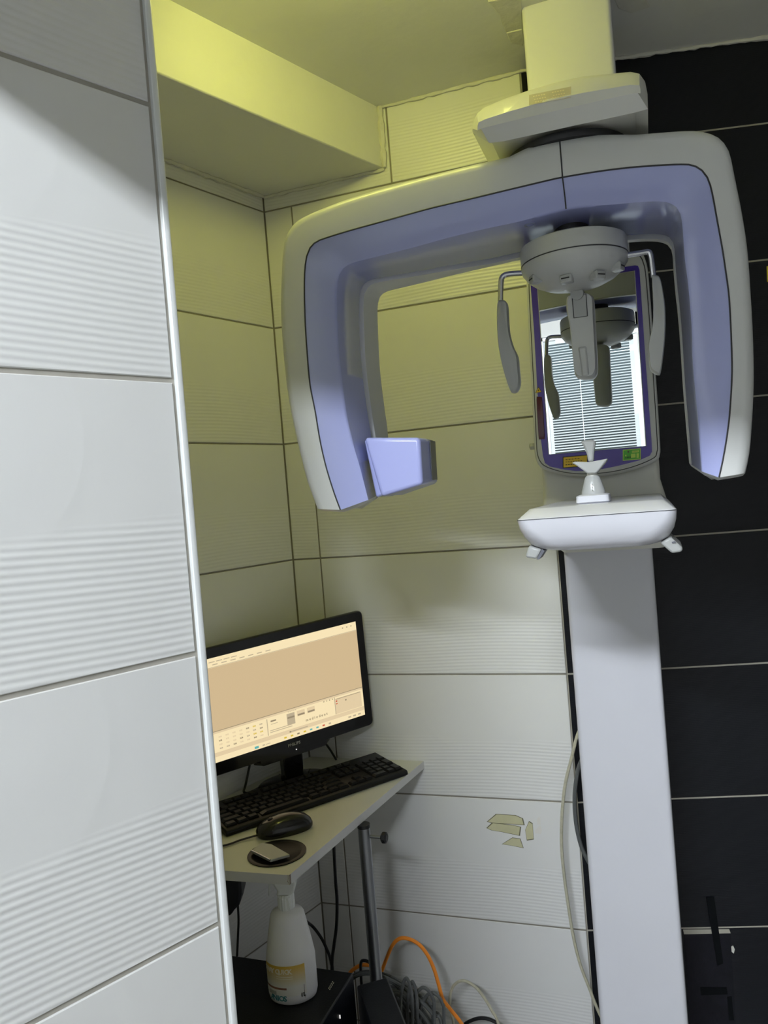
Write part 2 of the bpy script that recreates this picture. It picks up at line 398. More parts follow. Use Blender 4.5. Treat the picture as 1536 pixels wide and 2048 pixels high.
# rough filler along the ceiling joints, plaster patches beside the column
def bead(p, q, r, name, parent, seed):
    rnd = random.Random(seed); p = Vector(p); q = Vector(q); n = max(8, int((q-p).length/.012))
    pts = [p.lerp(q, i/n)+Vector((0, 0, rnd.uniform(-.0012, .0012))) for i in range(n+1)]
    mb = MB(); mb.tube(pts, r, 6, rs=[r*rnd.uniform(.55, 1.3) for _ in pts]); return mb.build(name, 'plaster_rough', parent)
bead((bx.x, YB-.004, ZC-.002), (XD, YB-.004, ZC-.002), .005, 'filler_bead', ceiling, 1)
bead((XD, YB-.004, ZC-.002), Vector((XD, YB-.006, ZC-.002))+ud*1.7, .0055, 'filler_bead', ceiling, 2)
bead((bx.x+.002, YB-.006, ZC), (bx.x+.002, YB-.006, ZS), .008, 'filler_bead', beam, 3)
bead((XL+.006, YB-.004, ZS-.002), (bx.x, YB-.004, ZS-.002), .005, 'filler_bead', beam, 4)
bead(Vector((XL+.006, YB-.004, ZS-.002)), Vector((XL+.006, YB-.004, ZS-.002))-dl*1.0, .006, 'filler_bead', beam, 5)
def patch_c(pts, th, name, parent, m):
    mb = MB(); mb.prism([onZ(x, y, ZC) for x, y in pts], (0, 0, -th)); return mb.build(name, m, parent, bevel=.002)
patch_c([(975, 0), (1042, -10), (1046, 90), (1030, 86), (1010, 60), (1000, 30)], .003, 'plaster_patch', ceiling, 'plaster_rough')
patch_c([(1012, 62), (1044, 54), (1050, 84), (1022, 84)], .005, 'plaster_patch', ceiling, 'plaster_rough')
patch_c([(1228, -5), (1290, -10), (1300, 12), (1262, 24), (1236, 14)], .003, 'plaster_patch', ceiling, 'plaster_rough')

# yellowed adhesive marks on the white tiles
def on_wall(pts, y): return [onY(a, b, y) for a, b in pts]
for pts in ([(976, 1643), (993, 1629), (1030, 1631), (1044, 1637), (1047, 1649), (985, 1645)],
            [(975, 1656), (986, 1646), (1026, 1651), (1040, 1654), (1038, 1670), (1003, 1663), (984, 1660)],
            [(1005, 1688), (1025, 1676), (1040, 1678), (1046, 1695), (1020, 1690)],
            [(1051, 1660), (1058, 1644), (1065, 1648), (1067, 1677), (1054, 1679)]):
    c = (sum(p[0] for p in pts)/len(pts), sum(p[1] for p in pts)/len(pts))
    rim = [(c[0]+(a-c[0])*1.07, c[1]+(b-c[1])*1.12) for a, b in pts]
    mb = MB(); mb.prism(on_wall(rim, YB), (0, -.0006, 0)); e = mb.build('adhesive_rim', 'glue_edge', wall_back, smooth=False)
    mb = MB(); mb.prism(on_wall(pts, YB-.0005), (0, -.0008, 0)); mb.build('adhesive_mark', 'glue', wall_back, smooth=False, label='yellowed adhesive mark on white tile')
mb = MB(); mb.prism(on_wall([(1071, 1660), (1080, 1650), (1084, 1660), (1082, 1668), (1070, 1666)], YB), (0, -.0005, 0)); mb.prism(on_wall([(1074, 1638), (1078, 1632), (1081, 1638), (1081, 1649), (1075, 1649)], YB), (0, -.0005, 0))
mb.build('adhesive_mark', 'label_white', wall_back, smooth=False, label='faint old adhesive mark')
# black tape strips, repair patch and chip on the dark wall
def dk(px, py, o=0.0): return on(px, py, (XD, YB, 0)+Vector((0, 0, 0)) if False else Vector((XD, YB, 0))-yd*o, yd)
def dkp(pts, th, name, m, o=0.0):
    mb = MB(); mb.prism([dk(a, b, o) for a, b in pts], -yd*th); return mb.build(name, m, wall_right, smooth=False)
dkp([(1366, 1859), (1368, 1868), (1461, 1866), (1458, 1858)], .0012, 'grout_smear', 'grout_light')
dkp([(1368, 1868), (1461, 1866), (1464, 1930), (1468, 1990), (1472, 2060), (1380, 2060)], .0015, 'repair_patch', 'patch')
dkp([(1412, 1794), (1428, 1793), (1446, 1926), (1434, 1931)], .0016, 'tape_strip', 'tape', .0015)
dkp([(1400, 1974), (1453, 1974), (1455, 1988), (1402, 1990)], .0012, 'tape_strip', 'tape', .0015)
dkp([(1454, 1994), (1463, 1992), (1468, 2040), (1458, 2040)], .0012, 'tape_strip', 'tape', .0015)
dkp([(1462, 1893), (1466, 1891), (1469, 1898), (1467, 1906), (1463, 1903)], .002, 'white_chip', 'chip_white')
mb = MB(); mb.prism([dk(1533, 533), dk(1560, 531), dk(1564, 562), dk(1534, 564)], -yd*.003); o = mb.build('yellow_notice', 'yellow_sheet', wall_right, smooth=False)

# ================================================================== X-RAY MACHINE
YC = 1.57; YA = 1.22; YM = 1.50           # column front, rotation axis, mirror front
ax_p = onY(1166, 740, YA); AX = ax_p.x
mach = thing('panoramic_xray_machine', 'white and lavender dental panoramic x-ray machine with arched rotating arm on a tall column', 'x-ray machine', (AX, YC+.10, 0))

def rounded(x0, x1, y0, y1, r, z, k=5):
    pts = []
    for cx, cy, a0 in ((x1-r, y0+r, -90), (x1-r, y1-r, 0), (x0+r, y1-r, 90), (x0+r, y0+r, 180)):
        for i in range(k+1):
            a = math.radians(a0+90*i/k); pts.append(Vector((cx+r*math.cos(a), cy+r*math.sin(a), z)))
    return pts
# column
cxl = onY(1127, 1110, YC).x; cxr = onY(1305, 1110, YC).x
mb = MB(); mb.loft([rounded(cxl, cxr, YC, YC+.17, .010, z) for z in (0.02, ZC+.02)]); mb.build('column', 'column', mach)
mb = MB(); mb.box(((cxl+cxr)/2, YC+.08, .015), (cxr-cxl+.10, .24, .03)); mb.build('floor_plate', 'column', mach, bevel=.004)
mb = MB(); mb.box(((cxl+cxr)/2, (YC+.17+YB)/2, H+.10), (.10, YB-YC-.13, .08)); mb.build('wall_bracket', 'cream', mach, bevel=.004)

# ---- rotating arm: curves traced on the arm's own front / back planes
PG = math.radians(3.0); ug = Vector((math.cos(PG), math.sin(PG), 0)); yg = Vector((-math.sin(PG), math.cos(PG), 0))
GA = Vector((AX, YA, 0))
def gp(px, py, c): return on(px, py, GA+yg*c, yg)
def curve(segs, c, ns):
    px = [p for k, s in enumerate(segs) for p in (s if k == 0 else s[1:])]
    full = catmull([gp(a, b, c) for a, b in px], 10); out = []; i0 = 0
    for s, n in zip(segs, ns):
        i1 = i0+10*(len(s)-1); pts = resample(full[i0:i1+1], n); out += pts if not out else pts[1:]; i0 = i1
    return out
NS = (32, 60, 36)
O_ = [[(634, 1017), (617, 972), (608, 940), (590, 864), (576, 792), (566, 700), (562, 620), (564, 540), (569, 487), (575, 468), (586, 450)],
      [(586, 450), (602, 437), (640, 419), (700, 396), (780, 372), (860, 350), (940, 330), (990, 319), (1020, 312), (1048, 298), (1078, 287), (1119, 277), (1169, 270), (1231, 268), (1273, 268), (1314, 265), (1376, 261), (1408, 263), (1434, 272), (1449, 285)],
      [(1449, 285), (1460, 305), (1470, 351), (1485, 426), (1496, 500), (1503, 593), (1507, 667), (1509, 760), (1505, 852), (1500, 908), (1492, 946)]]
S_ = [[(681, 1020), (668, 985), (652, 933), (640, 880), (630, 820), (620, 768), (614, 700), (610, 632), (609, 560), (612, 520), (620, 496)],
      [(620, 496), (634, 483), (655, 475), (700, 461), (780, 439), (860, 417), (940, 398), (1020, 379), (1100, 360), (1124, 355), (1190, 344), (1252, 336), (1314, 331), (1364, 329), (1386, 331), (1404, 341)],
      [(1404, 341), (1416, 358), (1424, 385), (1434, 439), (1445, 500), (1451, 540), (1458, 593), (1462, 667), (1464, 741), (1461, 804), (1457, 849), (1448, 908), (1438, 955)]]
I_ = [[(736, 1000), (720, 937), (708, 896), (694, 840), (684, 772), (676, 700), (673, 640), (672, 590), (674, 560), (678, 548), (686, 536)],
      [(686, 536), (700, 527), (720, 521), (740, 516), (820, 496), (900, 474), (980, 455), (1040, 442), (1132, 418), (1190, 411), (1231, 408), (1273, 404), (1314, 402), (1336, 404), (1353, 414)],
      [(1353, 414), (1362, 431), (1366, 465), (1370, 518), (1377, 574), (1383, 648), (1386, 723), (1392, 797), (1398, 852), (1401, 901), (1404, 943)]]
B_ = [[(770, 984), (774, 930), (776, 872), (768, 808), (760, 740), (756, 660), (755, 624), (756, 606), (760, 594)],
      [(760, 594), (768, 586), (785, 580), (840, 567), (900, 552), (960, 538), (1040, 520), (1100, 508), (1150, 499), (1210, 490), (1272, 484), (1305, 483), (1322, 485), (1335, 490)],
      [(1335, 490), (1344, 505), (1347, 544), (1351, 590), (1355, 625), (1360, 685), (1366, 778), (1372, 852), (1376, 900), (1378, 926)]]
GF, GB = -.088, .088
Oc = curve(O_, GF+.014, NS); Sc = curve(S_, GF, NS); Ic = curve(I_, GF+.010, NS); Bc = curve(B_, GB, NS)
def inset(i, d):            # a point d inside the outer outline, towards the seam
    v = (Sc[i]-Oc[i]); v -= yg*v.dot(yg); return Oc[i]+v.normalized()*d
shell, liner = MB(), MB(); rs, rl = [], []
for i in range(len(Oc)):
    o = Oc[i]; f0 = lambda d, y: inset(i, d)-yg*((inset(i, d)-GA).dot(yg))+yg*y
    tm = .62 if i < NS[0]-2 else (.62+.30*min(1, (i-NS[0]+2)/26))
    mid = Ic[i].lerp(Bc[i], tm)
    mid_in = mid+(Oc[i]-Bc[i]-yg*(Oc[i]-Bc[i]).dot(yg)).normalized()*.008
    rs.append([Sc[i], f0(.017, GF), f0(.010, GF+.002), f0(.004, GF+.007), f0(.001, GF+.014), f0(0, GF+.022), f0(0, GB-.03), f0(.004, GB-.012), f0(.016, GB-.001), f0(.026, GB),
               Bc[i]+(Oc[i]-Bc[i]).normalized()*.004, Bc[i], mid.lerp(Bc[i], .04), mid_in])
    rl.append([Sc[i]+yg*.0004, Sc[i].lerp(Ic[i], .93), Ic[i]+yg*.0015, Ic[i].lerp(mid, .04), Ic[i].lerp(mid, .84), mid_in.lerp(Ic[i], .10), mid_in])
shell.loft(rs, closed=False, caps=False); liner.loft(rl, closed=False, caps=False)
for k in (0, -1):           # leg ends
    ring = rs[k]+rl[k][::-1][1:-1]; c = sum(ring, Vector())/len(ring)
    n = len(ring); s0 = len(rs[k])
    dn = Vector((0, 0, -.004)); ins = [p.lerp(c, .08)+dn for p in ring]
    ins2 = [p.lerp(c, .25)+dn*1.6 for p in ring]
    shell.add(ring+ins+ins2+[c+dn*1.7], [(i, (i+1) % n, n+(i+1) % n, n+i) for i in range(n)] + [(n+i, n+(i+1) % n, 2*n+(i+1) % n, 2*n+i) for i in range(n)] + [(2*n+i, 2*n+(i+1) % n, 3*n) for i in range(n)])
arm = shell.build('rotating_arm', 'shell', mach, angle=50, label='pale grey outer shell of the arched arm')
liner.build('arm_liner', 'liner', arm, angle=50, label='lavender inner face of the arched arm')
mb = MB(); mb.tube([p-yg*.0002 for p in Sc], .0011, 6); mb.build('seam', 'seam', arm)
# split line across the middle of the bar
j = min(range(len(Sc)), key=lambda i: (Sc[i]-gp(1125, 355, GF)).length)
jo = min(range(len(Oc)), key=lambda i: (Oc[i]-gp(1119, 278, GF+.014)).length)
mb = MB(); mb.tube([gp(1119.5, 281, GF+.004), gp(1120, 288, GF-.0002), gp(1122.5, 320, GF-.0002), gp(1125, 355, GF-.0002)], .0010, 6)
mb.tube([gp(1125, 355, GF-.0002), gp(1130, 395, GF+.006), gp(1132, 418, GF+.0095), ], .0010, 6)
mb.build('split_line', 'seam', arm)
# two screw recesses on the arm's underside
for (a, b) in ((1060, 450), (1211, 425)):
    c = gp(a, b, GF+(.032 if a < 1100 else .043))
    mb = MB(); mb.lathe(c+Vector((0, 0, .004)), [(.0075, 0), (.0085, -.004), (.006, -.0045), (.0055, -.001)], 20); mb.build('screw_cap', 'liner_gloss', arm)
# sensor box at the foot of the left leg
yb_ = -.060
bq = [gp(728, 875, yb_), gp(839, 875, yb_), gp(845, 969, yb_), gp(762, 994, yb_)]
bk = [gp(728, 875, yb_)+yg*.10, gp(857, 877, yb_+.035+.02), gp(863, 966, yb_+.035+.02), gp(762, 994, yb_)+yg*.10]
mb = MB(); mb.loft([bq, [bq[0]+yg*.06, bk[1], bk[2], bq[3]+yg*.06], [bq[0]+yg*.12, bk[1]+yg*.05, bk[2]+yg*.05, bq[3]+yg*.12]])
sb = mb.build('sensor_box', 'lav_box', mach, bevel=.006, seg=4, label='bright lavender sensor box at the left foot of the arm')
mb = MB(); c1 = gp(857.5, 880, yb_+.055); c2 = gp(862, 960, yb_+.055)
mb.prism([c1+ug*.0005, c2+ug*.0005, c2+yg*.04+ug*.0005, c1+yg*.04+ug*.0005], ug*.0018); mb.build('sensor_window', 'grey_dark', sb, bevel=.001)
mb = MB(); c1 = gp(745, 990, -.05); hp = [gp(728, 880, -.045), gp(775, 880, -.045), gp(775, 988, -.045), gp(752, 995, -.045)]
mb.prism(hp, yg*.09); mb.build('sensor_neck', 'liner', sb, bevel=.003)

# ---- top housing, from the column to the rotation axis
YT = 1.085
def hp_(pts, y): return [onY(a, b, y) for a, b in pts]
topA = [(949, 262), (953, 248), (961, 236), (974, 224), (1008, 206), (1060, 188), (1112, 172), (1164, 161.5), (1216, 156), (1258, 153), (1274, 157), (1285, 170), (1290, 188)]
topB = [(946, 266), (949.5, 245), (957, 230), (970, 218), (1008, 201), (1060, 182.5), (1112, 167), (1164, 156), (1216, 151), (1261, 147), (1279, 151), (1291, 167), (1295, 188)]
botA = [(1268, 186.5), (1216, 197.5), (1164, 209.5), (1112, 221.5), (1060, 233.5), (1008, 245.5), (962, 257)]
botB = [(1296, 205), (1272, 224.5), (1216, 237), (1164, 248), (1112, 259.5), (1060, 271), (1020, 280), (984, 288), (950, 277)]
by = lambda x: 257+(max(962, min(x, 1268))-962)*(186.5-257)/306
topA = [(min(max(a, 955), 1281), by(a)+(b-by(a))*.45) for a, b in topB]
A1 = hp_(topA+[(1276, 186)]+botA, YT); 
botB2 = [(1292, 214), (1271, 225), (1216, 237), (1164, 248), (1112, 259.5), (1060, 271), (990, 287)][:8]
B1 = hp_(topB+[(1296, 218)]+[(1271, 225), (1216, 237), (1164, 248), (1112, 259.5), (1060, 271), (1008, 282.5), (978, 286)], YT+.022)
nt_ = len(topB)
Btop = hp_(topB, YT+.055); B1 = Btop+B1[nt_:]
Bm = [(a.lerp(b, .62)+Vector((0, -.011, 0)) if i < nt_ else a.lerp(b, .5)) for i, (a, b) in enumerate(zip(A1, B1))]
Bn = [(a.lerp(b, .88)+Vector((0, -.008, 0)) if i < nt_ else a.lerp(b, .8)) for i, (a, b) in enumerate(zip(A1, B1))]
def back_at(ring, y, sh=0): return [Vector((p.x, y, p.z)) for p in ring]
mb = MB(); nb_ = len(topB)+1
B2 = [p+Vector((0, .005, .011 if i >= nb_ else 0)) for i, p in enumerate(B1)]
mb.loft([A1, Bm, Bn, B1, B2, back_at(B2, YT+.10), back_at(B2, YC-.008)])
hs = mb.build('head_beam', 'cream', mach, bevel=.003, seg=3, angle=28, label='off white top housing reaching forward from the column')
from mathutils.bvhtree import BVHTree
_w = [v.co+mach.location for v in hs.data.vertices]; _t = BVHTree.FromPolygons(_w, [list(p.vertices) for p in hs.data.polygons])
def on_body(px, py, off):
    d = ray(px, py).normalized(); h = _t.ray_cast(Vector((0, 0, H)), d)
    return h[0]-d*off
def decal(poly, off, n=8):
    """a thin film following the curved housing front"""
    (a, b, c, d) = poly; m_ = MB()
    L = lambda p, q, t: (p[0]+(q[0]-p[0])*t, p[1]+(q[1]-p[1])*t)
    rows = [[on_body(*L(L(a, b, u/n), L(d, c, u/n), v/3), off) for u in range(n+1)] for v in range(4)]
    m_.add([p for r_ in rows for p in r_], [(v*(n+1)+u, v*(n+1)+u+1, (v+1)*(n+1)+u+1, (v+1)*(n+1)+u) for v in range(3) for u in range(n)]); return m_
st = decal([(1058, 190), (1142, 173), (1142, 195), (1058, 210)], .0006).build('sticker', 'sticker', hs)
mb = MB()
for (xa, ya) in ((1066, 192), (1068, 198), (1070, 203), (1104, 184), (1106, 190), (1104, 195)):
    for q in range(5):
        x = xa+q*5.2; y = ya-.19*(x-xa); mb.add([on_body(*p, .0010) for p in ((x, y), (x+3.2, y-.6), (x+3.2, y+1.3), (x, y+1.9))], [(0, 1, 2, 3)])
mb.build('print', 'sticker_ink', st, smooth=False)
# black rotation joint between housing and arm
zj = onY(1125, 278, 1.128).z; pass
zt_top = onY(1150, 262, YT+.03).z
mb = MB(); mb.lathe((AX, YA-.005, 0), [(.060, zj-.03), (.078, zj-.03), (.078, zj), (.09, zj), (.092, zj+.004), (.092, zj+.009), (.06, zj+.012), (.06, zt_top+.03)], 56); mb.build('rotation_joint', 'black', mach)

# ---- head support disc under the bar
zd1 = onY(1148, 455, YA-.08).z; seam_z = onY(1150, 492, YA-.082).z; tip_z = onY(1140, 583, YA-.02).z
R = (onY(1257, 505, YA).x-onY(1042, 525, YA).x)/2; cxd = (onY(1257, 505, YA).x+onY(1042, 525, YA).x)/2
hz = seam_z; DH = (hz-onY(1140, 581, YA-.03).z)*.84
mb = MB(); mb.lathe((cxd, YA, 0), [(R*.90, zd1+.003), (R*.98, zd1), (R, zd1-.004), (R, hz+.001)], 64); hd = mb.build('head_support', 'grey_light', mach)
mb = MB(); mb.lathe((cxd, YA, 0), [(R*.33, zd1-.002), (R*.33, zd1+.09)], 48); mb.build('neck', 'black', hd)
mb = MB(); mb.lathe((cxd, YA, 0), [(R*.995, hz), (R, hz-.002), (R*.985, hz-.22*DH), (R*.90, hz-.46*DH), (R*.76, hz-.68*DH), (R*.56, hz-.86*DH), (R*.34, hz-.96*DH), (R*.12, hz-1.0*DH)], 64); mb.build('dome', 'grey_light', hd)
mb = MB(); mb.lathe((cxd, YA, 0), [(R*1.002, hz+.0008), (R*1.002, hz-.0008)], 64); mb.build('seam', 'seam', hd)
for ang, rr in ((-100, .62), (-48, .66), (-20, .84), (-150, .80)):
    a = math.radians(ang); d = Vector((math.cos(a), math.sin(a), 0)); t = Vector((-d.y, d.x, 0))
    zz = hz-.036 if rr < .7 else hz-.024
    c = Vector((cxd, YA, zz))+d*R*rr
    mb = MB(); mb.box(c, (.016, .018, .012), (d, t, Vector((0, 0, 1)))); g = mb.build('hinge_cover', 'milky', hd, bevel=.002)
    mb = MB(); mb.box(c+d*.0085, (.001, .012, .0016), (d, t, Vector((0, 0, 1)))); mb.build('slot', 'ink', hd, smooth=False)
# forehead rest
YN = 1.235
fr_ = [(1140, 586), (1150, 584), (1172, 583), (1182, 587), (1187, 597), (1189, 640), (1192, 690), (1194, 735), (1190, 750), (1180, 756), (1160, 756), (1150, 750), (1147, 738), (1143, 700), (1138, 650), (1132, 620), (1131, 600), (1133, 591)]
def smooth2(pts, k=4):
    n = len(pts); out_ = []
    for i in range(n):
        p0, p1, p2, p3 = [Vector((*pts[(i+q) % n], 0)) for q in (-1, 0, 1, 2)]
        for j_ in range(k):
            t = j_/k; v = .5*((2*p1)+(p2-p0)*t+(2*p0-5*p1+4*p2-p3)*t*t+(3*p1-p0-3*p2+p3)*t*t*t); out_.append((v.x, v.y))
    return out_
def lens_body(pts, y0, y1, name, m, parent, r=.004, fn=onY):
    pts = smooth2(pts)
    c = (sum(p[0] for p in pts)/len(pts), sum(p[1] for p in pts)/len(pts)); rings = []
    for t, k in ((0, .86), (.12, .93), (.35, 1.0), (.75, 1.0), (.92, .95), (1, .86)):
        rings.append([fn(c[0]+(a-c[0])*(1-(1-k)*.9), c[1]+(b-c[1])*(1-(1-k)*.35), y0)+Vector((0, (y1-y0)*t, 0)) for a, b in pts])
    mb = MB(); mb.loft(rings); return mb.build(name, m, parent, angle=60)
fh = lens_body(fr_, YN, YN+.035, 'forehead_rest', 'grey_light', mach)
mb = MB(); mb.prism(hp_([(1144, 592), (1172, 588), (1175, 632), (1148, 636)], YN-.0008), (0, .003, 0)); pn = mb.build('button_panel', 'grey_plastic', fh, bevel=.0006)
mb = MB(); mb.tube(hp_([(1144, 592), (1172, 588), (1175, 632), (1148, 636), (1144, 592)], YN-.0008), .0007, 5); mb.build('panel_groove', 'seam', fh)
mb = MB(); mb.loft([hp_(q, y) for q, y in (([(1157, 696), (1172, 694), (1177, 748), (1166, 752)], YN-.0035), ([(1155, 692), (1174, 690), (1181, 752), (1163, 755)], YN+.006))]); mb.build('centre_rib', 'grey_light', fh, bevel=.002)
mb = MB(); mb.tube([(cxd, YA+.01, hz-.045), Vector((cxd, YA+.02, hz-.045)).lerp(onY(1160, 592, YN+.018), .6), onY(1160, 596, YN+.018)], .010, 12); mb.build('stem', 'grey_plastic', fh)
# temple pads on bent rods
def pad(rod, poly, y, name_y, lab):
    r = MB(); r.tube(catmull([onY(a, b, y) for a, b in rod], 8), .0042, 10); rr = lens_body(poly, y-.012, y+.010, 'temple_pad', 'grey_plastic' if lab else 'grey_light', mach)
    r.build('rod', 'steel', rr)
pad([(1052, 546), (1030, 547), (1013, 549), (1005, 554), (1002, 565), (1001, 604)], [(993, 604), (1001, 598), (1011, 602), (1013, 625), (1016, 660), (1024, 690), (1034, 712), (1037, 740), (1039, 765), (1034, 780), (1025, 785), (1018, 778), (1004, 735), (995, 690), (992, 645)], YA-.005, 0, True)
pad([(1245, 512), (1262, 509), (1283, 506), (1296, 504), (1301, 510), (1304, 528), (1307, 555)], [(1304, 552), (1309, 548), (1320, 553), (1328, 590), (1331, 620), (1331, 660), (1328, 700), (1322, 742), (1317, 748), (1307, 744), (1300, 735), (1297, 712), (1296, 690), (1302, 665), (1306, 640), (1306, 600)], YA-.005, 1, False)

# ---- mirror carriage
out = [(1054, 548), (1068, 537), (1160, 517), (1266, 500), (1282, 504), (1291, 518), (1298, 560), (1311, 736), (1320, 880), (1320, 908), (1312, 922), (1274, 938), (1235, 948), (1196, 953), (1160, 954), (1128, 951), (1100, 944), (1080, 934), (1070, 915), (1067, 880), (1064, 814), (1055, 640), (1052, 575)]
out = smooth2(out, 3)
def ringY(pts, y, k=1.0, y0=YM):
    c = (sum(p[0] for p in pts)/len(pts), sum(p[1] for p in pts)/len(pts))
    return [onY(c[0]+(a-c[0])*k, c[1]+(b-c[1])*k, y0)+Vector((0, y-y0, 0)) for a, b in pts]
mb = MB(); mb.loft([ringY(out, YM, .965), ringY(out, YM+.002, .985), ringY(out, YM+.008, 1.0), ringY(out, YM+.035, 1.0), ringY(out, YM+.040, .98)])
mh = mb.build('mirror_housing', 'shell', mach, angle=50)
grv = [(a+(c_-a)*.045, b+(d_-b)*.03) for (a, b), (c_, d_) in zip(out, [(1188, 740)]*len(out))]
mb = MB(); mb.tube(catmull(ringY(grv+[grv[0]], YM-.0002), 3), .0008, 5); mb.build('groove', 'seam', mh)
pur = [(1061, 566), (1160, 548), (1270, 531), (1276, 532), (1279, 540), (1291, 720), (1303, 880), (1304, 903), (1300, 911), (1278, 921), (1235, 932), (1200, 939), (1177, 942), (1150, 942), (1122, 938), (1100, 933), (1090, 926), (1086, 912), (1079, 853), (1068, 660)]
mb = MB(); mb.prism(hp_(pur, YM-.0004), (0, -.0012, 0)); mb.build('purple_border', 'purple', mh, smooth=False)
mb = MB(); q = hp_([(1075, 573), (1269, 542), (1292, 892), (1098, 909)], YM-.0017); mb.prism(q, (0, -.0012, 0)); mb.build('mirror', 'mirror', mh, smooth=False)
mb = MB(); q.append(q[0]); mb.tube([p+Vector((0, -.0008, 0)) for p in q], .0009, 5); mb.build('mirror_edge', 'grey_light', mh)
def lens(pts, y, name, m, par, th=.004):
    pts = smooth2(pts, 3)
    mb = MB(); mb.loft([ringY(pts, y+.001, 1.0, y), ringY(pts, y-th*.6, .97, y), ringY(pts, y-th, .86, y)]); return mb.build(name, m, par)
lens([(1076, 793), (1082, 793), (1085, 800), (1090, 872), (1086, 879), (1080, 879), (1077, 872), (1073, 800)], YM-.0002, 'red_lens', 'red_lens', mh, .003)
mb = MB(); mb.prism(hp_([(1077, 774), (1083, 784), (1071, 786)], YM-.0018), (0, -.0006, 0)); tr = mb.build('warning_triangle', 'yellow', mh, smooth=False)
mb = MB(); mb.tube([p+Vector((0, -.0006, 0)) for p in hp_([(1077, 774), (1083, 784), (1071, 786), (1077, 774)], YM-.0018)], .0005, 4); mb.prism(hp_([(1077, 778), (1078.5, 782), (1075.5, 782.5)], YM-.0026), (0, -.0003, 0)); mb.build('triangle_mark', 'ink', mh, smooth=False)
def label(px, w, h, m, name, marks, border=None):
    (x, y) = px; s = -.085
    P = lambda a, b: (x+a, y+b+s*a)
    if border:
        mb = MB(); mb.prism(hp_([P(-1.5, -1.5), P(w+1.5, -1.5), P(w+1.5, h+1.5), P(-1.5, h+1.5)], YM-.0017), (0, -.0005, 0)); mb.build(name+'_border', border, mh, smooth=False)
    mb = MB(); mb.prism(hp_([P(0, 0), P(w, 0), P(w, h), P(0, h)], YM-.0020), (0, -.0006, 0)); lb = mb.build(name, m, mh, smooth=False)
    for mm, rects in marks:
        mb = MB()
        for a0, b0, a1, b1 in rects: mb.prism(hp_([P(a0, b0), P(a1, b0), P(a1, b1), P(a0, b1)], YM-.0026), (0, -.0003, 0))
        mb.build(name+'_print', mm, mh, smooth=False)
label((1127, 915), 47, 20, 'yellow', 'caution_label', [('ink', [(4+k*5, 14.5, 4+k*5+3.5, 16) for k in range(8)] + [(4+k*6, 4, 4+k*6+4, 5.2) for k in range(5)] + [(4+k*5, 9, 4+k*5+3, 10) for k in range(7)])], 'ink')
label((1247, 901), 33, 19, 'green', 'instruction_label', [('green_light', [(17, 2, 31, 6), (15, 8, 24, 16), (26, 8, 31, 17), (3, 9, 6, 12)]), ('red_lens', [(8, 2, 11, 5)]), ('ink', [(4+k*3, 13, 4+k*3+1.5, 16) for k in range(4)] + [(18+k*3, 3.3, 19.5+k*3, 4.6) for k in range(4)])], 'green_light')
# carriage body behind and below the mirror
YK = YM+.035
body_t = [(1072, 600), (1300, 560), (1320, 925), (1320, 938), (1326, 1000), (1332, 1015), (1072, 1030), (1078, 1005), (1084, 945), (1078, 930)]
rb = MB(); xa = onY(1084, 960, YK).x; xb = onY(1321, 960, YK).x
zt_ = onY(1180, 545, YK).z; zm_ = onY(1200, 968, YK).z; zb_ = onY(1200, 1102, YK).z
rb.loft([rounded(xa, xb, YK, YC+.175, .012, zt_), rounded(xa, xb, YK, YC+.175, .012, zm_), rounded(xa-.006, xb+.010, YK-.006, YC+.175, .014, zm_-.045), rounded(xa-.004, xb+.006, YK-.004, YC+.175, .014, zb_+.03), rounded(xa+.03, xb-.002, YK, YC+.175, .014, zb_)])
cb = rb.build('carriage', 'cream', mach, label='off white sliding carriage behind the mirror')
for (a, b) in ((1065, 893),):
    mb = MB(); mb.lathe(onY(a, b, YK-.001), [(.005, -.006), (.007, 0), (.005, .006)], 12); mb.build('side_button', 'grey_light', cb)

# ---- chin table
Y1 = 1.05
sl = onY(1032, 1041, Y1); sr = onY(1354, 1020, Y1); zs_ = (sl.z+sr.z)/2
YE = YK+.02
def tb(dx, dy, z, r=.03): return rounded(sl.x+dx, sr.x-dx, Y1+dy, YE, r, z, 7)
ztp = onY(1190, 1008.5, Y1+.030).z
mb = MB(); mb.loft([tb(.022, .040, ztp, .012), tb(.014, .026, ztp-.0006, .012), tb(.001, .0008, zs_+.001, .012), tb(.0003, .0003, zs_, .012)])
ct = mb.build('chin_table', 'column', mach, angle=25, label='white chin table with angled front')
zb = onY(1190, 1098, Y1+.03).z
mb = MB(); mb.loft([tb(0, 0, zs_, .012), tb(.001, .001, zs_-.012, .02), tb(.004, .004, zs_-.024, .03), tb(.011, .010, zs_-.036, .036), tb(.020, .020, zb+.004, .036), tb(.032, .036, zb, .036)])
mb.build('table_body', 'column', ct, angle=50)
mb = MB(); e = [p for p in tb(-.0002, -.0002, zs_, .012)]; mb.tube([p for p in e if p.y < YE-.02][-9:]+[p for p in e if p.y < YE-.02][:-9], .0007, 5) if False else mb.loft([tb(-.0003, -.0003, zs_+.0005, .012), tb(-.0003, -.0003, zs_-.0005, .012)], caps=False); mb.build('seam', 'seam', ct)
nk = MB(); nk.loft([rounded(cxl-.012, cxr+.004, Y1+.14, YE, .04, zb+.006), rounded(cxl+.0, cxr, Y1+.20, YE, .04, zb-.010), rounded(cxl+.004, cxr-.004, Y1+.24, YE+.02, .04, zb-.016)]); nk.build('table_neck', 'column', ct)
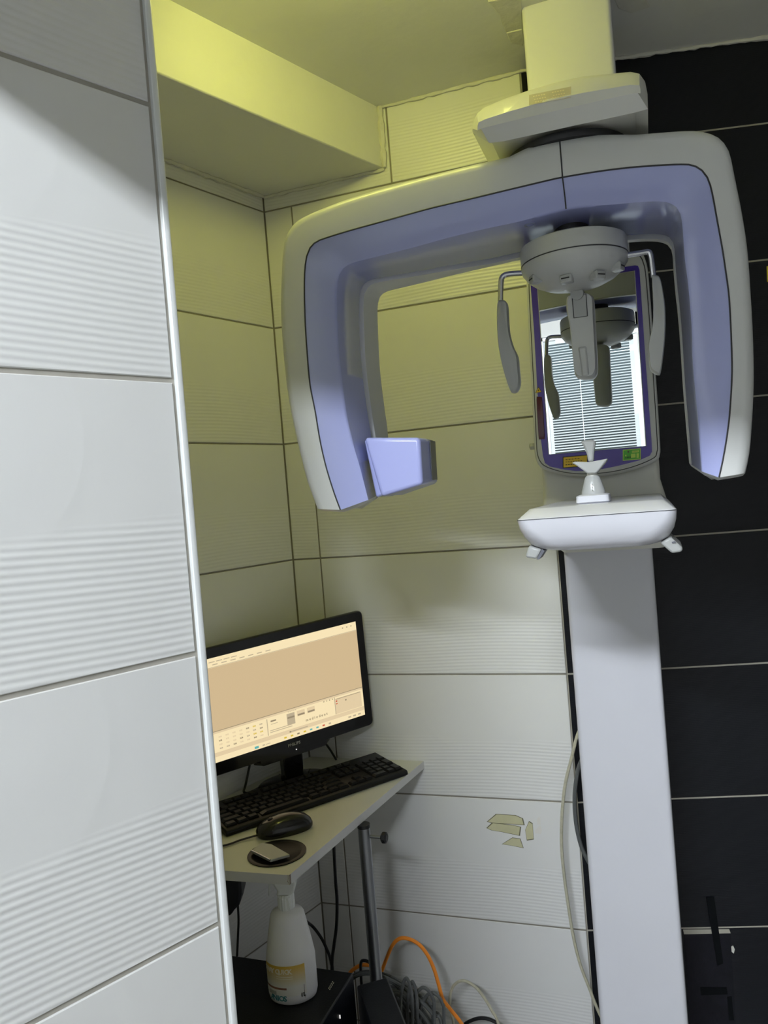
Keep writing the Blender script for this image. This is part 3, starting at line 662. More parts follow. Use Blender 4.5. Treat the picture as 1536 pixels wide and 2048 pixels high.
for pts, nm in (([(1057, 1092), (1084, 1098), (1073, 1119), (1050, 1115)], 0), ([(1320, 1086), (1341, 1074), (1366, 1096), (1364, 1104), (1344, 1107)], 1)):
    q = hp_(pts, Y1+.03); mb = MB(); mb.loft([[p for p in q], [p+Vector((0, .05, .004)) for p in q]]); h_ = mb.build('hand_grip', 'milky', ct, bevel=.003)
    q2 = hp_([(1073, 1119), (1084, 1098), (1089, 1102), (1078, 1119)], Y1+.0295) if nm == 0 else hp_([(1343, 1084), (1350, 1082), (1352, 1085), (1345, 1087)], Y1+.029)
    mb = MB(); mb.prism(q2, (0, -.001, 0) if nm else (0, .04, 0)); mb.build('grip_mark', 'grey_dark', ct)
# ---- chin post
def prof(pts, y, th, name, m, par, bev=.0015):
    mb = MB(); mb.prism(hp_(pts, y-th/2), (0, th, 0)); return mb.build(name, m, par, bevel=bev)
YP = 1.17; ztb = ztp
pc = onY(1188, 1000, YP)
bw = (onY(1221, 998, YP).x-onY(1155, 1000, YP).x)/2; bc = (onY(1221, 998, YP).x+onY(1155, 1000, YP).x)/2
zb1 = onY(1188, 991, YP-.03).z
mb = MB(); mb.loft([rounded(bc-bw*.92, bc+bw*.92, YP-.026, YP+.03, .006, ztb-.0004), rounded(bc-bw, bc+bw, YP-.03, YP+.03, .006, ztb+.002), rounded(bc-bw*.97, bc+bw*.97, YP-.03, YP+.03, .006, zb1), rounded(bc-bw*.8, bc+bw*.8, YP-.024, YP+.024, .006, zb1+.002)])
cr = mb.build('chin_post', 'column', mach, label='clear white chin and bite post')
z_a = onY(1188, 988, YP).z; z_b = onY(1186, 951, YP).z; z_c = onY(1184, 940, YP).z
cx1 = onY(1187, 985, YP).x; r1 = (onY(1211, 985, YP).x-onY(1163, 987, YP).x)/2; r2 = (onY(1200, 951, YP).x-onY(1171, 952, YP).x)/2
mb = MB(); mb.lathe((cx1, YP, 0), [(r1, z_a-.002), (r1*.98, z_a+.004), (r2*1.05, z_b-.003), (r2*.85, z_b), (r2*.5, z_b+.001)], 28, sy=.8); mb.build('cone', 'milky', cr)
mb = MB(); mb.lathe((cx1, YP, 0), [(.0075, z_b-.001), (.007, z_c+.002)], 20); mb.build('pin', 'cream', cr)
for k in range(3):
    mb = MB(); c = onY(1184.5, 968+k*6, YP-.016); mb.lathe(c, [(.0006, -.0008), (.0009, 0), (.0006, .0008)], 10); mb.build('dot', 'grey_plastic', cr)
prof([(1143, 926), (1150, 923), (1178, 924), (1200, 920), (1215, 917), (1212, 922), (1197, 941), (1192, 946), (1175, 947), (1168, 942), (1150, 929)], YP, .030, 'chin_cup', 'milky', cr, .003)
prof([(1160, 883), (1170, 880), (1184, 879), (1192, 882), (1190, 888), (1187.5, 908), (1187, 923), (1176, 924), (1174, 910), (1169, 897), (1164, 888)], YP, .016, 'bite_fork', 'milky', cr, .003)

# ================================================================== DESK, MONITOR, KEYBOARD
ZD = (onY(600, 1517, YB).z+onY(840, 1517, YB).z)/2
tip = onZ(851, 1517, ZD); tip.y = min(tip.y, YB-.0005); Bc_ = onZ(578, 1750, ZD); Lc = onZ(450, 1741, ZD)
dL = (Lc-Bc_).normalized()
# where the left edge meets the left wall plane
nl = Vector((math.cos(PHL), -math.sin(PHL), 0)); tt = (Vector((XL, YB, 0))-Bc_).dot(nl)/dL.dot(nl); Lw = Bc_+dL*tt
inn = nl*.0005
poly = [tip, Bc_, Lw+inn, Vector((XL, YB-.0005, ZD))+inn]
desk = thing('corner_desk', 'white laminate corner shelf on a grey steel pole, below the monitor', 'desk', (Bc_.x, Bc_.y, 0))
mb = MB(); mb.prism(poly, (0, 0, -.018))
db_ = mb.build('board', 'laminate', desk, smooth=False)
mb = MB(); 
for a, b in ((tip, Bc_), (Bc_, Lw)):
    d = (b-a).normalized(); n = d.cross(Vector((0, 0, 1))); 
    if n.dot(Bc_-Vector((XL, YB, ZD))) < 0: n = -n
    L_ = b-d*(.004 if b is Bc_ else 0); A_ = a+d*(.004 if a is Bc_ else 0)
    mb.prism([A_, L_, L_+n*.0008, A_+n*.0008], (0, 0, -.018))
mb.build('edge_band', 'edge', db_, smooth=False)
mb = MB(); c = Bc_+Vector((0, 0, -.009)); mb.prism([Bc_+Vector((0, 0, -.001)), Bc_+(tip-Bc_).normalized()*.0045+Vector((0, 0, -.001)), Bc_+(tip-Bc_).normalized()*.0035+Vector((0, 0, -.017)), Bc_+Vector((0, 0, -.017)), Bc_+dL*.004+Vector((0, 0, -.012))], (Bc_-Vector((XL, YB, ZD))).normalized()*.0006)
mb.build('chipped_corner', 'chip', db_, smooth=False)
# pole
pt = onZ(727, 1649, ZD-.02); pt.y += 0
mb = MB(); mb.tube([(pt.x, pt.y, .0), (pt.x, pt.y, ZD-.019)], .0128, 20); pole = mb.build('leg', 'steel_dark', desk)
mb = MB(); mb.tube([(pt.x, pt.y, ZD-.026), (pt.x, pt.y, ZD-.0185)], .0134, 16); mb.build('collar', 'black', pole)
kx = onY(766, 1675, pt.y)
mb = MB(); mb.tube([(pt.x+.010, pt.y, kx.z), (kx.x+.002, kx.y, kx.z)], .0032, 8); mb.build('screw', 'steel_dark', pole)
mb = MB(); mb.tube([(kx.x-.004, kx.y, kx.z), (kx.x, kx.y, kx.z), (kx.x+.006, kx.y, kx.z), (kx.x+.009, kx.y, kx.z)], .012, 8, rs=[.007, .012, .012, .008]); mb.build('knob', 'black', pole, smooth=False)
mb = MB(); mb.lathe((pt.x, pt.y, 0), [(.04, 0), (.04, .004), (.015, .008)], 24); mb.build('foot', 'steel_dark', desk)
# round black insert in the board, lidded piece in it
gc = onZ(554, 1707, ZD); gr = (onZ(613, 1700, ZD)-onZ(495, 1714, ZD)).length/2
gm = MB(); gm.lathe((gc.x, gc.y, 0), [(gr*.97, ZD-.030), (gr*.99, ZD+.0002), (gr, ZD+.0018), (gr*.93, ZD+.0026), (gr*.80, ZD+.0016), (gr*.78, ZD+.0009), (gr*.1, ZD+.0008)], 48)
gmo = gm.build('round_insert', 'kb_gloss', desk, label='black round insert set in the board')
mb = MB(); cq = [onZ(a, b, ZD+.004) for a, b in ((503, 1706), (523, 1690), (543, 1693), (580, 1714), (541, 1725))]
cs = thing('flat_case', 'small flat grey case with a bright metal edge lying in the round black insert', 'case', (cq[0].x, cq[0].y, ZD+.002))
mb.prism(cq, (0, 0, .005)); mb.build('body', 'grey_plastic', cs, bevel=.001)
mb = MB(); mb.tube([cq[0]+Vector((0, 0, .005)), cq[4]+Vector((0, 0, .005))], .0012, 6); mb.build('metal_edge', 'steel', cs)

# ---- monitor
uM = Vector((.66, .751, 0)).normalized(); nM = uM.cross(Vector((0, 0, 1)))   # nM points to the viewer's side
bc0 = onZ(583, 1574, ZD)
bc0 = bc0 - nM*.0
pm = bc0 - nM*(-.0) + nM*(-.010)
def ms(px, py, o=0.0): return on(px, py, pm+nM*o, nM)
cM = ms(587, 1487); vz = Vector((0, 0, 1))
def mc(p): d = p-cM; return (d.dot(uM), d.z)
TRo = mc(ms(727, 1222)); BRo = mc(ms(747, 1452)); TR = mc(ms(711, 1243)); BR = mc(ms(732, 1429)); TLo = mc(ms(410, 1296)); BLs = mc(ms(430, 1524)); TLs = mc(ms(410, 1318))
hw = (TRo[0]+BRo[0])/2; zt = (TRo[1]+TLo[1])/2; zb_m = BRo[1]; sw = (TR[0]+BR[0])/2; st_ = (TR[1]+TLs[1])/2; sb_ = (BR[1]+BLs[1])/2
ROLLM = math.radians(4.4)
uR = uM*math.cos(ROLLM)+vz*math.sin(ROLLM); vR = vz*math.cos(ROLLM*.3)-uM*math.sin(ROLLM*.3)
def mp(a, z, o=0.0): return cM+uR*a+vR*z+nM*o
def rr2(x0, x1, z0, z1, r, o, k=4):
    pts = []
    for cx, cz, a0 in ((x1-r, z0+r, -90), (x1-r, z1-r, 0), (x0+r, z1-r, 90), (x0+r, z0+r, 180)):
        for i in range(k+1):
            a = math.radians(a0+90*i/k); pts.append(mp(cx+r*math.cos(a), cz+r*math.sin(a), o))
    return pts
zlo = -.016
mon = thing('monitor', 'black desktop monitor with a tan software screen on the corner shelf', 'monitor', (bc0.x, bc0.y, ZD))
mb = MB(); mb.loft([rr2(-hw+.002, hw-.002, zlo+.002, zt-.002, .010, .004), rr2(-hw, hw, zlo, zt, .012, .001), rr2(-hw, hw, zlo, zt, .012, -.008), rr2(-hw+.03, hw-.03, zlo+.02, zt-.02, .012, -.018), rr2(-hw+.10, hw-.08, zlo+.05, zt-.05, .012, -.036)])
cas = mb.build('casing', 'monitor', mon)
mb = MB(); mb.loft([rr2(-.085, .085, zlo-.012, zlo+.012, .008, .0035), rr2(-.10, .10, zlo-.010, zlo+.02, .01, -.010)]); mb.build('chin', 'monitor', cas)
# screen with its flat picture
scr = MB(); Wd = 2*sw; Hd = st_-sb_
def sq(a0, b0, a1, b1, mi, o):   # fractions from the left / from the top
    scr.add([mp(-sw+Wd*a, st_-Hd*b, o) for a, b in ((a0, b1), (a1, b1), (a1, b0), (a0, b0))], [(0, 1, 2, 3)], mi)
sq(0, 0, 1, 1, 1, .0044)
sq(0, .095, 1, .70, 0, .0046); sq(0, .088, 1, .093, 5, .00465); sq(0, .70, 1, .706, 3, .00465); sq(0, .70, 1, .725, 2, .0046)
sq(0, .905, 1, .945, 2, .0046); sq(.80, .74, .985, .90, 2, .0046)
sq(.805, .745, .98, .75, 3, .0048)
sq(.34, .735, .345, .90, 5, .0048); sq(.795, .725, .80, .90, 5, .0048)
rnd = random.Random(3)
for k in range(7): sq(.05+k*.055, .062, .05+k*.055+.032, .071, 5, .0048)
for k in range(4): sq(.03+k*.045, .035, .03+k*.045+.036, .043, 5, .0048)
for r_ in range(4):
    for k in range(7):
        c = rnd.choice([2, 2, 3, 5, 4 if k > 4 else 2, 3]); x, y = .042+k*.042, .757+r_*.037; sq(x, y, x+.018, y+.013, c, .0048); sq(x+.003, y+.004, x+.013, y+.007, 1, .0049)
for k, c in enumerate((5, 3, 3)): 
    x = .47+k*.068; sq(x, .745, x+.052, .80 if k else .86, 5 if k == 0 else 2, .0048); sq(x+.004, .778, x+.05, .795, 3, .0050)
for k in range(2): sq(.355, .855+k*.018, .50, .862+k*.018, 5, .0048)
sq(.365, .76, .40, .775, 3, .0048); sq(.365, .795, .41, .80, 5, .0048)
for k in range(5): sq(.48+.012*k, .725, .487+.012*k, .73, 5, .0048)
for k in range(4): sq(.72+.02*k, .73, .727+.02*k, .74, 3, .0048)
sq(.805, .76, .815, .775, 6+1, .0050); sq(.805, .79, .815, .80, 7, .0050); sq(.87, .775, .88, .79, 3, .0050)
sq(.485, .925, .60, .935, 5, .0048); sq(.478, .922, .488, .937, 3, .0050)
for k, c in enumerate((4, 4, 3, 4, 6, 6, 7, 5)): sq(.44+k*.043, .964, .44+k*.043+.016, .980, c, .0048)
sq(.25, .965, .275, .988, 6, .0050); sq(.30, .97, .315, .982, 5, .0048); sq(.32, .973, .35, .979, 5, .0048)
for k in range(3): sq(.88+k*.035, .965, .90+k*.035, .98, 5, .0048)
for k in range(3): sq(.90+k*.03, .03, .908+k*.03, .04, 3, .0048)
# slots: 0 bg, 1 light, 2 mid, 3 dark, 4 yellow, 5 grey, 6 teal, 7 red
scr_o = scr.build('screen', ['scr', 'scr_light', 'scr_mid', 'scr_dark', 'scr_yel', 'scr_grey', 'scr_teal', 'scr_red'], cas, smooth=False)
me = scr_o.data
for p in me.polygons:
    if p.normal.dot(nM) < 0: p.flip()
text('mediodent', mp(-sw+Wd*.665, st_-Hd*.865, .0050), uR, vR, .0085, 'scr_dark', 'screen_text', cas, .00005, spacing=1.6)
text('PHILIPS', mp(0, 0, .0048), uR, vR, .0095, 'grey_light', 'logo', cas, .0002, spacing=1.05)
mb = MB(); mb.lathe(mp(.004, -.014, .0045), [(.0008, -.0008), (.0014, 0), (.0008, .0008)], 8); mb.build('power_light', 'led', cas)
nb = mp(0, zlo, -.012)
mb = MB(); mb.loft([[Vector((nb.x, nb.y, z))+uM*a*w_+nM*(b*.014-.012) for a, b in ((-1, -1), (1, -1), (1, 1), (-1, 1))] for z, w_ in ((ZD+.008, .026), (ZD+.02, .024), (nb.z+.015, .026))]); mb.build('neck', 'monitor', mon, bevel=.003)
rzM = math.atan2(uM.y, uM.x)
mb = MB(); mb.lathe((nb.x-nM.x*.016, nb.y-nM.y*.016, ZD), [(1, .0), (1.0, .003), (.93, .007), (.5, .010), (.1, .011)], 40, sx=.084, sy=.046, rz=rzM); mb.build('stand_base', 'monitor', mon)

# ---- keyboard
kz = ZD+.001
FRk = onZ(817, 1550, kz); FLk = onZ(447, 1677, kz); BRk = onZ(757, 1499, kz+.028)
uK = (FRk-FLk); uK.z = 0; uK.normalize(); vK = Vector((0, 0, 1)).cross(uK)
dep = (BRk-FRk).dot(vK)
KL = .46; dep = max(.10, min(dep, .16))
kb = thing('keyboard', 'black wired keyboard with worn keys lying in front of the monitor', 'keyboard', (FRk.x-uK.x*KL/2, FRk.y-uK.y*KL/2, ZD))
def kp(a, b, z): return FRk-uK*(KL-a)+vK*b+Vector((0, 0, z))
mb = MB(); sec = [(0, 0), (0, .009), (.004, .012), (dep-.004, .025), (dep, .023), (dep, .003)]
mb.loft([[kp(a, y, z) for y, z in sec] for a in (0, KL)]); kbb = mb.build('case', 'kb', kb, bevel=.003)
def ktop(y): return .012+(y-.004)/(dep-.008)*.013
keys = {}
def key(x, y, w, d):
    me = keys.get((round(w, 4), round(d, 4)))
    if me is None:
        m_ = MB(); m_.loft([[Vector((a*w/2*s, b*d/2*s, z)) for a, b in ((-1, -1), (1, -1), (1, 1), (-1, 1))] for s, z in ((.97, 0), (.95, .003), (.74, .0065))])
        o = m_.build('key', 'keys', None, smooth=False); me = o.data; keys[(round(w, 4), round(d, 4))] = me
    else: o = bpy.data.objects.new('key', me); C.objects.link(o)
    o.parent = kb; p = kp(x, y, ktop(y)-.001)-kb.location
    o.matrix_local = Matrix(((uK.x, vK.x, 0, p.x), (uK.y, vK.y, 0, p.y), (0, 0, 1, p.z), (0, 0, 0, 1)))
u_ = (KL-.014)/22.5; dk_ = (dep-.020)/6.6
y0k = .012+dk_/2
def row(r, x0, ws):
    x = x0
    for w in ws:
        if w > 0: key(.007+(x+w/2)*u_, y0k+r*dk_+(dk_*.4 if r == 5 else 0), w*u_*.95, dk_*.93)
        x += abs(w)
row(5, 0, [1, -1, 1, 1, 1, 1, -.5, 1, 1, 1, 1, -.5, 1, 1, 1, 1, -.25, 1, 1, 1])
row(4, 0, [1]*13+[2]+[-.25, 1, 1, 1, -.25, 1, 1, 1, 1]); row(3, 0, [1.5]+[1]*12+[1.5]+[-.25, 1, 1, 1, -.25, 1, 1, 1])
row(2, 0, [1.75]+[1]*11+[2.25]+[-3.5, 1, 1, 1]); row(1, 0, [2.25]+[1]*10+[2.75]+[-1.25, 1, -1.25, 1, 1, 1]); row(0, 0, [1.25]*3+[6.25]+[1.25]*4+[-.25, 1, 1, 1, -.25, 2, 1])
for r, h2 in ((1, 1), (3, 1)): key(.007+(15+3.5+3+.5)*u_, y0k+(r-.5 if r == 1 else r-.5)*dk_, u_*.95, dk_*1.9)
mb = MB(); c = kp(KL-.105, dep-.010, ktop(dep-.010)); mb.box(c, (.006, .0022, .001), (uK, vK, vz)); mb.build('indicator', 'led', kb, smooth=False)

# ---- mouse
m0 = onZ(520, 1682, ZD); m1 = onZ(626, 1658, ZD); um = (m1-m0).normalized(); vm = vz.cross(um); mcn = (m0+m1)/2+vm*.018; ml = (m1-m0).length/2+.004
mo = thing('mouse', 'black wired computer mouse between keyboard and round insert', 'mouse', (mcn.x, mcn.y, ZD))
mb = MB(); rings = []
for z, k in ((0, .93), (.004, .99), (.010, 1.0), (.018, .93), (.026, .76), (.032, .50), (.035, .22), (.0355, .03)):
    rings.append([mcn+um*(ml*k*math.copysign(abs(math.cos(a))**.85, math.cos(a))+.10*ml*(1-k))+vm*(.030*(1-(1-k)*.9)*math.copysign(abs(math.sin(a))**.8, math.sin(a))*(1-.10*math.cos(a)))+vz*(z+.0004) for a in [2*math.pi*i/36 for i in range(36)]])
mb.loft(rings); mbody = mb.build('body', 'mouse', mo, angle=60)
wc = mcn-um*ml*.45+vz*.026
mb = MB(); mb.tube([wc-vm*.004, wc+vm*.004], .008, 16); mb.build('scroll_wheel', 'black', mo)
cab = catmull([mcn-um*(ml-.002)+vz*.005, mcn-um*(ml+.03)+vz*.003, onZ(448, 1691, ZD+.003), onZ(380, 1702, ZD+.003), onZ(330, 1688, ZD+.003)], 8)
mb = MB(); mb.tube(cab, .0020, 8); mb.build('cord', 'cable_black', mo)

# ---- cables on and under the desk
def cable(pts, r, m, name, label, group=None, k=8, n=8):
    mb = MB(); mb.tube(catmull(pts, k), r, n); return single(mb, name, m, label, 'cable', group)
mback = mp(-.10, .02, -.038)
cable([mp(-.085, zlo+.03, -.034), onZ(492, 1566, ZD+.03), onZ(488, 1584, ZD+.004), onZ(506, 1582, ZD+.0035), onZ(560, 1550, ZD+.0035)], .0028, 'cable_black', 'monitor_cable', 'black cable dropping behind the monitor left of its stand')
cable([mp(.065, zlo+.03, -.034), onY(655, 1492, YB-.05), onY(668, 1512, YB-.03), onZ(672, 1519, ZD+.003)], .0028, 'cable_black', 'monitor_cable', 'thin black cable behind the monitor right of its stand')

ZP = 0.61                                # top of the black computer case
P2 = onZ(707, 1945, ZP); P1 = onZ(462, 1910, ZP); P3 = onZ(650, 2035, ZP)
e1 = (P1-P2).normalized(); e2 = (P3-P2).normalized(); e2 = (e2-e1*e2.dot(e1)).normalized()
La = min((P1-P2).length, .40)
pcb = thing('computer_case', 'large black computer case under the shelf, carrying the spray bottle', 'computer', ((P2+e1*.15+e2*.2).x, (P2+e1*.15+e2*.2).y, 0))
q = [P2, P2+e1*La, P2+e1*La+e2*.42, P2+e2*.42]
mb = MB(); mb.prism([Vector((p.x, p.y, .02)) for p in q], (0, 0, ZP-.02)); mb.build('body', 'pc', pcb, bevel=.003)
for a, b in ((.03, .04), (.03, .38), (La-.03, .04), (La-.03, .38)):
    c = P2+e1*a+e2*b; mb = MB(); mb.lathe((c.x, c.y, 0), [(.016, 0), (.018, .021)], 14); mb.build('foot', 'black', pcb)
# small pale print on the case top
for k in range(2):
    a = onZ(656-k*2, 1978+k*2, ZP+.0003); mb = MB(); up2 = (onZ(666, 1956, ZP)-onZ(652, 1980, ZP)).normalized(); rt2 = up2.cross(vz)
    for i in range(4): mb.prism([a+up2*(.001+i*.006)+rt2*k*.004, a+up2*(.005+i*.006)+rt2*k*.004, a+up2*(.005+i*.006)+rt2*(k*.004+.0012), a+up2*(.001+i*.006)+rt2*(k*.004+.0012)], (0, 0, .0003))
    mb.build('print', 'white_ink', pcb, smooth=False)
# second, lower black case
ZQ = ZP-.035
Q1 = onZ(713, 1970, ZQ); Q2 = onZ(775, 1953, ZQ); Q3 = onZ(812, 2045, ZQ); f2 = (Q3-Q2).normalized()
mb = MB(); L2 = .38
Q1 = Q1
q = [Q1, Q2, Q2+f2*L2, Q1+f2*(L2-.02)]
sc_ = thing('equipment_box', 'lower black metal box right of the computer case, cables piled behind', 'box', ((q[0]+q[2]).x/2, (q[0]+q[2]).y/2, 0))
mb.prism([Vector((p.x, p.y, .0)) for p in q], (0, 0, ZQ)); mb.build('body', 'pc', sc_, bevel=.004)
a = onZ(704, 1999, ZP-.02)
bcm = MB(); bcm.box(P2+e2*.075+Vector((0, 0, -.035))-e1*.0008, (.0012, .0015, .006), (e1, e2, vz)); bcm.build('status_light', 'led', pcb, smooth=False)

# ---- spray bottle on the case
bb = onZ(588, 1990, ZP)
Dm = (bb-Vector((0, 0, H))).dot(FW); rb0 = 49/F*Dm
bt = thing('spray_bottle', 'white one litre spray bottle with yellow label on the black case', 'bottle', (bb.x, bb.y, ZP))
zb0 = ZP
Ht = ((2015-1812)/F*Dm)
mb = MB(); pr = [(.80, .0), (.94, .004), (1.0, .014), (1.0, .30*Ht), (1.0, .40*Ht), (.94, .50*Ht), (.82, .66*Ht), (.72, .785*Ht), (.69, .82*Ht), (.62, .85*Ht), (.47, .872*Ht), (.33, .882*Ht), (.31, .89*Ht)]
mb.lathe((bb.x, bb.y, zb0), [(r*rb0, z) for r, z in pr], 48, sy=.78, sx=1.0, rz=YAW); mb.build('body', 'bottle', bt, angle=50)
nz = zb0+.89*Ht
mb = MB(); n = 36; mb.loft([[Vector((bb.x, bb.y, z))+Vector((math.cos(2*math.pi*i/n), math.sin(2*math.pi*i/n), 0))*rr*(1 if i % 2 else .94) for i in range(n)] for z, rr in ((nz-.004, rb0*.34), (nz+.002, rb0*.355), (nz+.020, rb0*.345), (nz+.024, rb0*.30))]); cp = mb.build('collar', 'nozzle', bt, smooth=False)
rtv = Vector((RT.x, RT.y, 0)).normalized()
hd_ = [(-.016, .022), (-.012, .030), (-.018, .040), (-.022, .056), (.010, .058), (.018, .050), (.021, .040), (.018, .030), (.012, .022)]
mb = MB(); fwv = Vector((FW.x, FW.y, 0)).normalized(); hsc = rb0/.043
mb.prism([Vector((bb.x, bb.y, nz))+rtv*a*hsc+vz*min(b*hsc, ZD-.0185-nz-.001)-fwv*.011 for a, b in hd_], fwv*.022); mb.build('spray_head', 'nozzle', bt, bevel=.004, seg=3)
mb = MB(); mb.prism([Vector((bb.x, bb.y, nz))+rtv*a*hsc+vz*min(b*hsc, ZD-.0185-nz-.001)-fwv*.004 for a, b in ((-.030, .022), (-.027, .022), (-.022, .050), (-.026, .052))], fwv*.008); mb.build('trigger', 'nozzle', bt, bevel=.001)
# wrapped label: patches that follow the body
def wrap(a0, a1, z0, z1, m, name, off, cols=14, rows=1):
    mb = MB(); g = []
    for r_ in range(rows+1):
        z = z0+(z1-z0)*r_/rows
        rr = None
        for (ra, za), (rb_, zb2) in zip(pr, pr[1:]):
            if za <= z <= zb2: rr = (ra+(rb_-ra)*(z-za)/(zb2-za))*rb0+off; break
        g.append([(math.radians(a0+(a1-a0)*i/cols), rr, z) for i in range(cols+1)])
    vs = []
    for rowp in g:
        for a, rr, z in rowp:
            x = math.cos(a)*rr; y = math.sin(a)*(rr*.78+off*.25)
            vs.append(Vector((bb.x+math.cos(YAW)*x-math.sin(YAW)*y, bb.y+math.sin(YAW)*x+math.cos(YAW)*y, zb0+z)))
    w = cols+1
    mb.add(vs, [(r_*w+i, r_*w+i+1, (r_+1)*w+i+1, (r_+1)*w+i) for r_ in range(rows) for i in range(cols)]); return mb.build(name, m, bt)
def grad_mat():
    m = bpy.data.materials.new('yellow to white label'); m.use_nodes = True; nt = m.node_tree; b = nt.nodes['Principled BSDF']; b.inputs['Roughness'].default_value = .35
    tc = nt.nodes.new('ShaderNodeTexCoord'); s = nt.nodes.new('ShaderNodeSeparateXYZ'); mr = nt.nodes.new('ShaderNodeMapRange'); cr_ = nt.nodes.new('ShaderNodeValToRGB')
    nt.links.new(tc.outputs['Object'], s.inputs[0]); nt.links.new(s.outputs['Z'], mr.inputs[0]); mr.inputs[1].default_value = .02; mr.inputs[2].default_value = .40*Ht
    nt.links.new(mr.outputs[0], cr_.inputs[0]); nt.links.new(cr_.outputs[0], b.inputs['Base Color'])
    e = cr_.color_ramp.elements; e[0].position = .30; e[0].color = (.70, .69, .66, 1); e[1].position = .93; e[1].color = (.62, .40, .06, 1)
    q_ = cr_.color_ramp.elements.new(.55); q_.color = (.64, .56, .36, 1)
    return m
M['label_grad'] = grad_mat()
wrap(-172, -52, .02, .40*Ht, 'label_grad', 'label', .0004)
wrap(-170, -98, .155*Ht+.003, .175*Ht+.003, 'chip', 'label_curve', .0006)
wrap(-150, -125, .115*Ht, .150*Ht, 'grey_plastic', 'label_picture', .0006)
def wtext(s, a0, z, size, m, dang, name):
    """letters laid round the bottle one by one, joined into one print"""
    mbt = MB()
    for i, ch in enumerate(s):
        if ch == ' ': continue
        a = math.radians(a0+dang*i); rr = rb0+.0007
        x = math.cos(a)*rr; y = math.sin(a)*rr*.78; nx = math.cos(a)*.78; ny = math.sin(a)
        Rz = lambda x_, y_: Vector((math.cos(YAW)*x_-math.sin(YAW)*y_, math.sin(YAW)*x_+math.cos(YAW)*y_, 0))
        nn = Rz(nx, ny).normalized(); rg = vz.cross(nn)
        p = Vector((bb.x, bb.y, zb0+z))+Rz(x, y)
        t = text(ch, p+nn*.0003, rg, vz, size, m, 'tmp', None, .0001)
        mbt.add([v.co.copy() for v in t.data.vertices], [list(f.vertices) for f in t.data.polygons]); bpy.data.objects.remove(t)
    return mbt.build(name, m, bt, smooth=False)
wtext('SPRAY QUICK', -160, .345*Ht, .0125, 'white_ink', 7.2, 'label_title')
wtext('ANIOS', -138, .085*Ht, .0135, 'teal', 8.8, 'label_brand')
wtext('1L', -64, .105*Ht, .010, 'ink', 6, 'label_volume')
wrap(-57.5, -56.5, .07*Ht, .20*Ht, 'ink', 'label_rule', .0006, cols=2)
for k in range(2): wrap(-122, -82, .295*Ht-k*.020*Ht, .300*Ht-k*.020*Ht, 'white_ink', 'label_line', .0006)

# dark bag hanging under the shelf, against the left
bg = thing('power_adapter', 'dark blue-black power adapter hanging below the left end of the shelf', 'adapter', (onZ(460, 1790, ZD-.1).x, onZ(460, 1790, ZD-.1).y, ZD-.12))
gy = lambda px, py: on(px, py, Lc+Vector((0, 0, 0)), Vector((-FW.x, -FW.y, 0)))
q = [gy(400, 1760), gy(481, 1757), gy(483, 1790), (gy(478, 1812)), gy(468, 1822), gy(462, 1832), gy(430, 1842), gy(400, 1842)]
fh_ = Vector((FW.x, FW.y, 0)).normalized()
mb = MB(); mb.prism(q, fh_*.05); mb.build('body', 'pc', bg, bevel=.005, seg=3)
top_ = gy(455, 1765)+fh_*.025
mb = MB(); mb.tube([top_, Vector((top_.x, top_.y, ZD-.0182))], .004, 8); mb.build('hook', 'cable_black', bg)
mb = MB(); mb.tube(catmull([gy(471, 1815)+fh_*.02, gy(473, 1850)+fh_*.02, gy(472, 1880)+fh_*.02, gy(470, 1925)+fh_*.02], 6), .0022, 8); mb.build('cord', 'cable_black', bg)

yk = YB-.10
def vy(pts, y): return [onY(a, b, y) for a, b in pts]
cable(vy([(666, 1650), (668, 1700), (671, 1760), (674, 1800), (673, 1850), (668, 1890), (664, 1925), (664, 1990), (660, 2080), (660, 2400)], yk), .0042, 'cable_black', 'power_cable', 'thick black cable hanging straight down behind the steel pole')
cable([onY(576, 2080, 1.58), onY(580, 1960, 1.58), onY(588, 1880, 1.60), onY(602, 1842, 1.66)]+vy([(622, 1850), (640, 1872), (652, 1895), (662, 1925), (666, 1990), (664, 2400)], yk+.02), .0036, 'cable_black', 'power_cable', 'black cable curving from behind the spray bottle')
cable(vy([(725, 1990), (722, 1950), (722, 1925), (730, 1921), (742, 1928), (748, 1945), (745, 1980), (745, 2380)], 1.62), .0035, 'cable_black', 'signal_cable', 'small black cable loop at the foot of the steel pole')
# orange cable
yo = 1.66
cable(vy([(690, 1962), (702, 1943), (720, 1931), (735, 1930), (752, 1934), (761, 1946), (763, 1944), (775, 1912), (786, 1889), (800, 1877), (818, 1878), (838, 1889), (855, 1910), (868, 1938), (877, 1968), (886, 1998), (902, 2020), (925, 2050), (960, 2110), (980, 2200), (985, 2390)], yo), .0043, 'orange', 'orange_cable', 'bright orange cable arching against the white tiles', n=10)
cable(vy([(910, 2200), (908, 2060), (901, 2020), (900, 1995), (905, 1975), (918, 1963), (933, 1963), (952, 1975), (970, 1998), (984, 2022), (996, 2046), (1010, 2120), (1015, 2400)], 1.70), .0034, 'cable_cream', 'cream_cable', 'cream cable making a small loop right of the orange cable')
cable(vy([(900, 2080), (925, 2052), (945, 2040), (965, 2036), (985, 2041), (1000, 2055), (1010, 2100), (1008, 2400)], 1.72), .0040, 'cable_black', 'black_cable', 'short glossy black cable at the bottom edge below the cream loop')
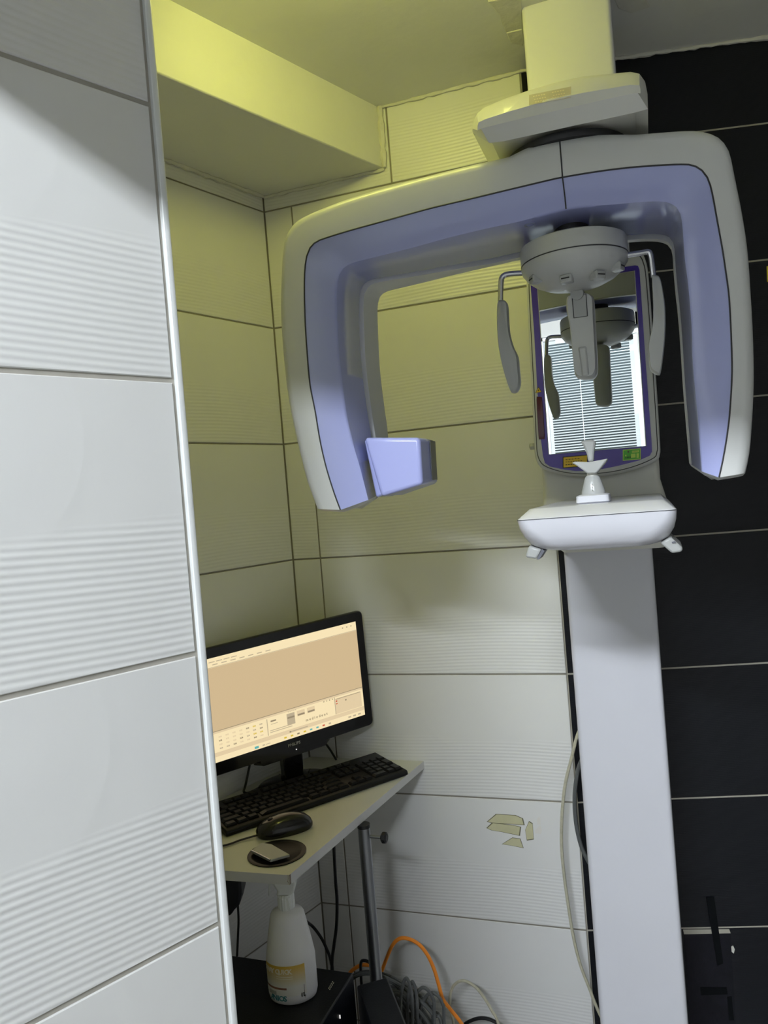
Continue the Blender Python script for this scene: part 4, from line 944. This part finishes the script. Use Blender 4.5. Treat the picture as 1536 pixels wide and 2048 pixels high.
cable(vy([(1170, 1440), (1155, 1470), (1143, 1517), (1131.5, 1563), (1125.5, 1609), (1123, 1656), (1123.6, 1702), (1128, 1748), (1134, 1794), (1145, 1864), (1159, 1924), (1178, 1975), (1196, 2021), (1215, 2060), (1230, 2110), (1234, 2380)], 1.755), .0036, 'cable_cream', 'cream_cable', 'long cream cable bowing out left of the machine column')
cable(vy([(1175, 1500), (1159, 1530), (1152, 1563), (1149, 1600), (1152, 1646), (1161, 1688), (1173, 1716), (1190, 1745), (1215, 1790), (1220, 2380)], 1.765), .0046, 'cable_grey', 'grey_cable', 'dark grey cable tucked against the black tile strip beside the column')
# coiled grey cable pile
rnd = random.Random(11); mb = MB()
base = [(700, 1958), (745, 1945), (800, 1962), (838, 1990), (868, 2020), (893, 2060)]
for k in range(15):
    dy = rnd.uniform(-4, 62); dx = rnd.uniform(-4, 26); y = 1.50+rnd.uniform(0, .12)
    sp2 = rnd.uniform(.7, 1.05)
    if k < 2: pts = [(690, 1965+k*7), (715, 1947+k*4), (750, 1944+k*4), (790, 1958+k*6), (830, 1985+k*7), (865, 2020+k*8), (885, 2070), (890, 2380)]
    else:
        x0 = 765+rnd.uniform(0, 30)+dx*.4; pts = [(x0-20, 1960+dy*.5), (x0+6, 1965+dy*.45), (x0+34*sp2, 1985+dy*.7), (x0+58*sp2, 2014+dy*.8), (x0+84*sp2, 2060+dy), (x0+95*sp2, 2150), (x0+60, 2380)]
    mb.tube(catmull(vy(pts, y), 6), .0038, 7)
for k, (x, y0_, w, h_) in enumerate(((812, 1957, 11, 90), (824, 1964, 9, 90), (845, 1975, 20, 70), (862, 1985, 22, 70), (835, 1990, 26, 60))):
    y = 1.48+.015*k
    mb.tube(catmull(vy([(x-w, y0_+h_), (x-w*.9, y0_+h_*.4), (x-w*.3, y0_+4), (x+w*.3, y0_+2), (x+w, y0_+h_*.3), (x+w*1.2, y0_+h_), (x+w*1.2, 2380)], y), 6), .0036, 7)
single(mb, 'cable_coil', 'cable_grey', 'tangled coil of grey cable piled right of the black boxes', 'cable')
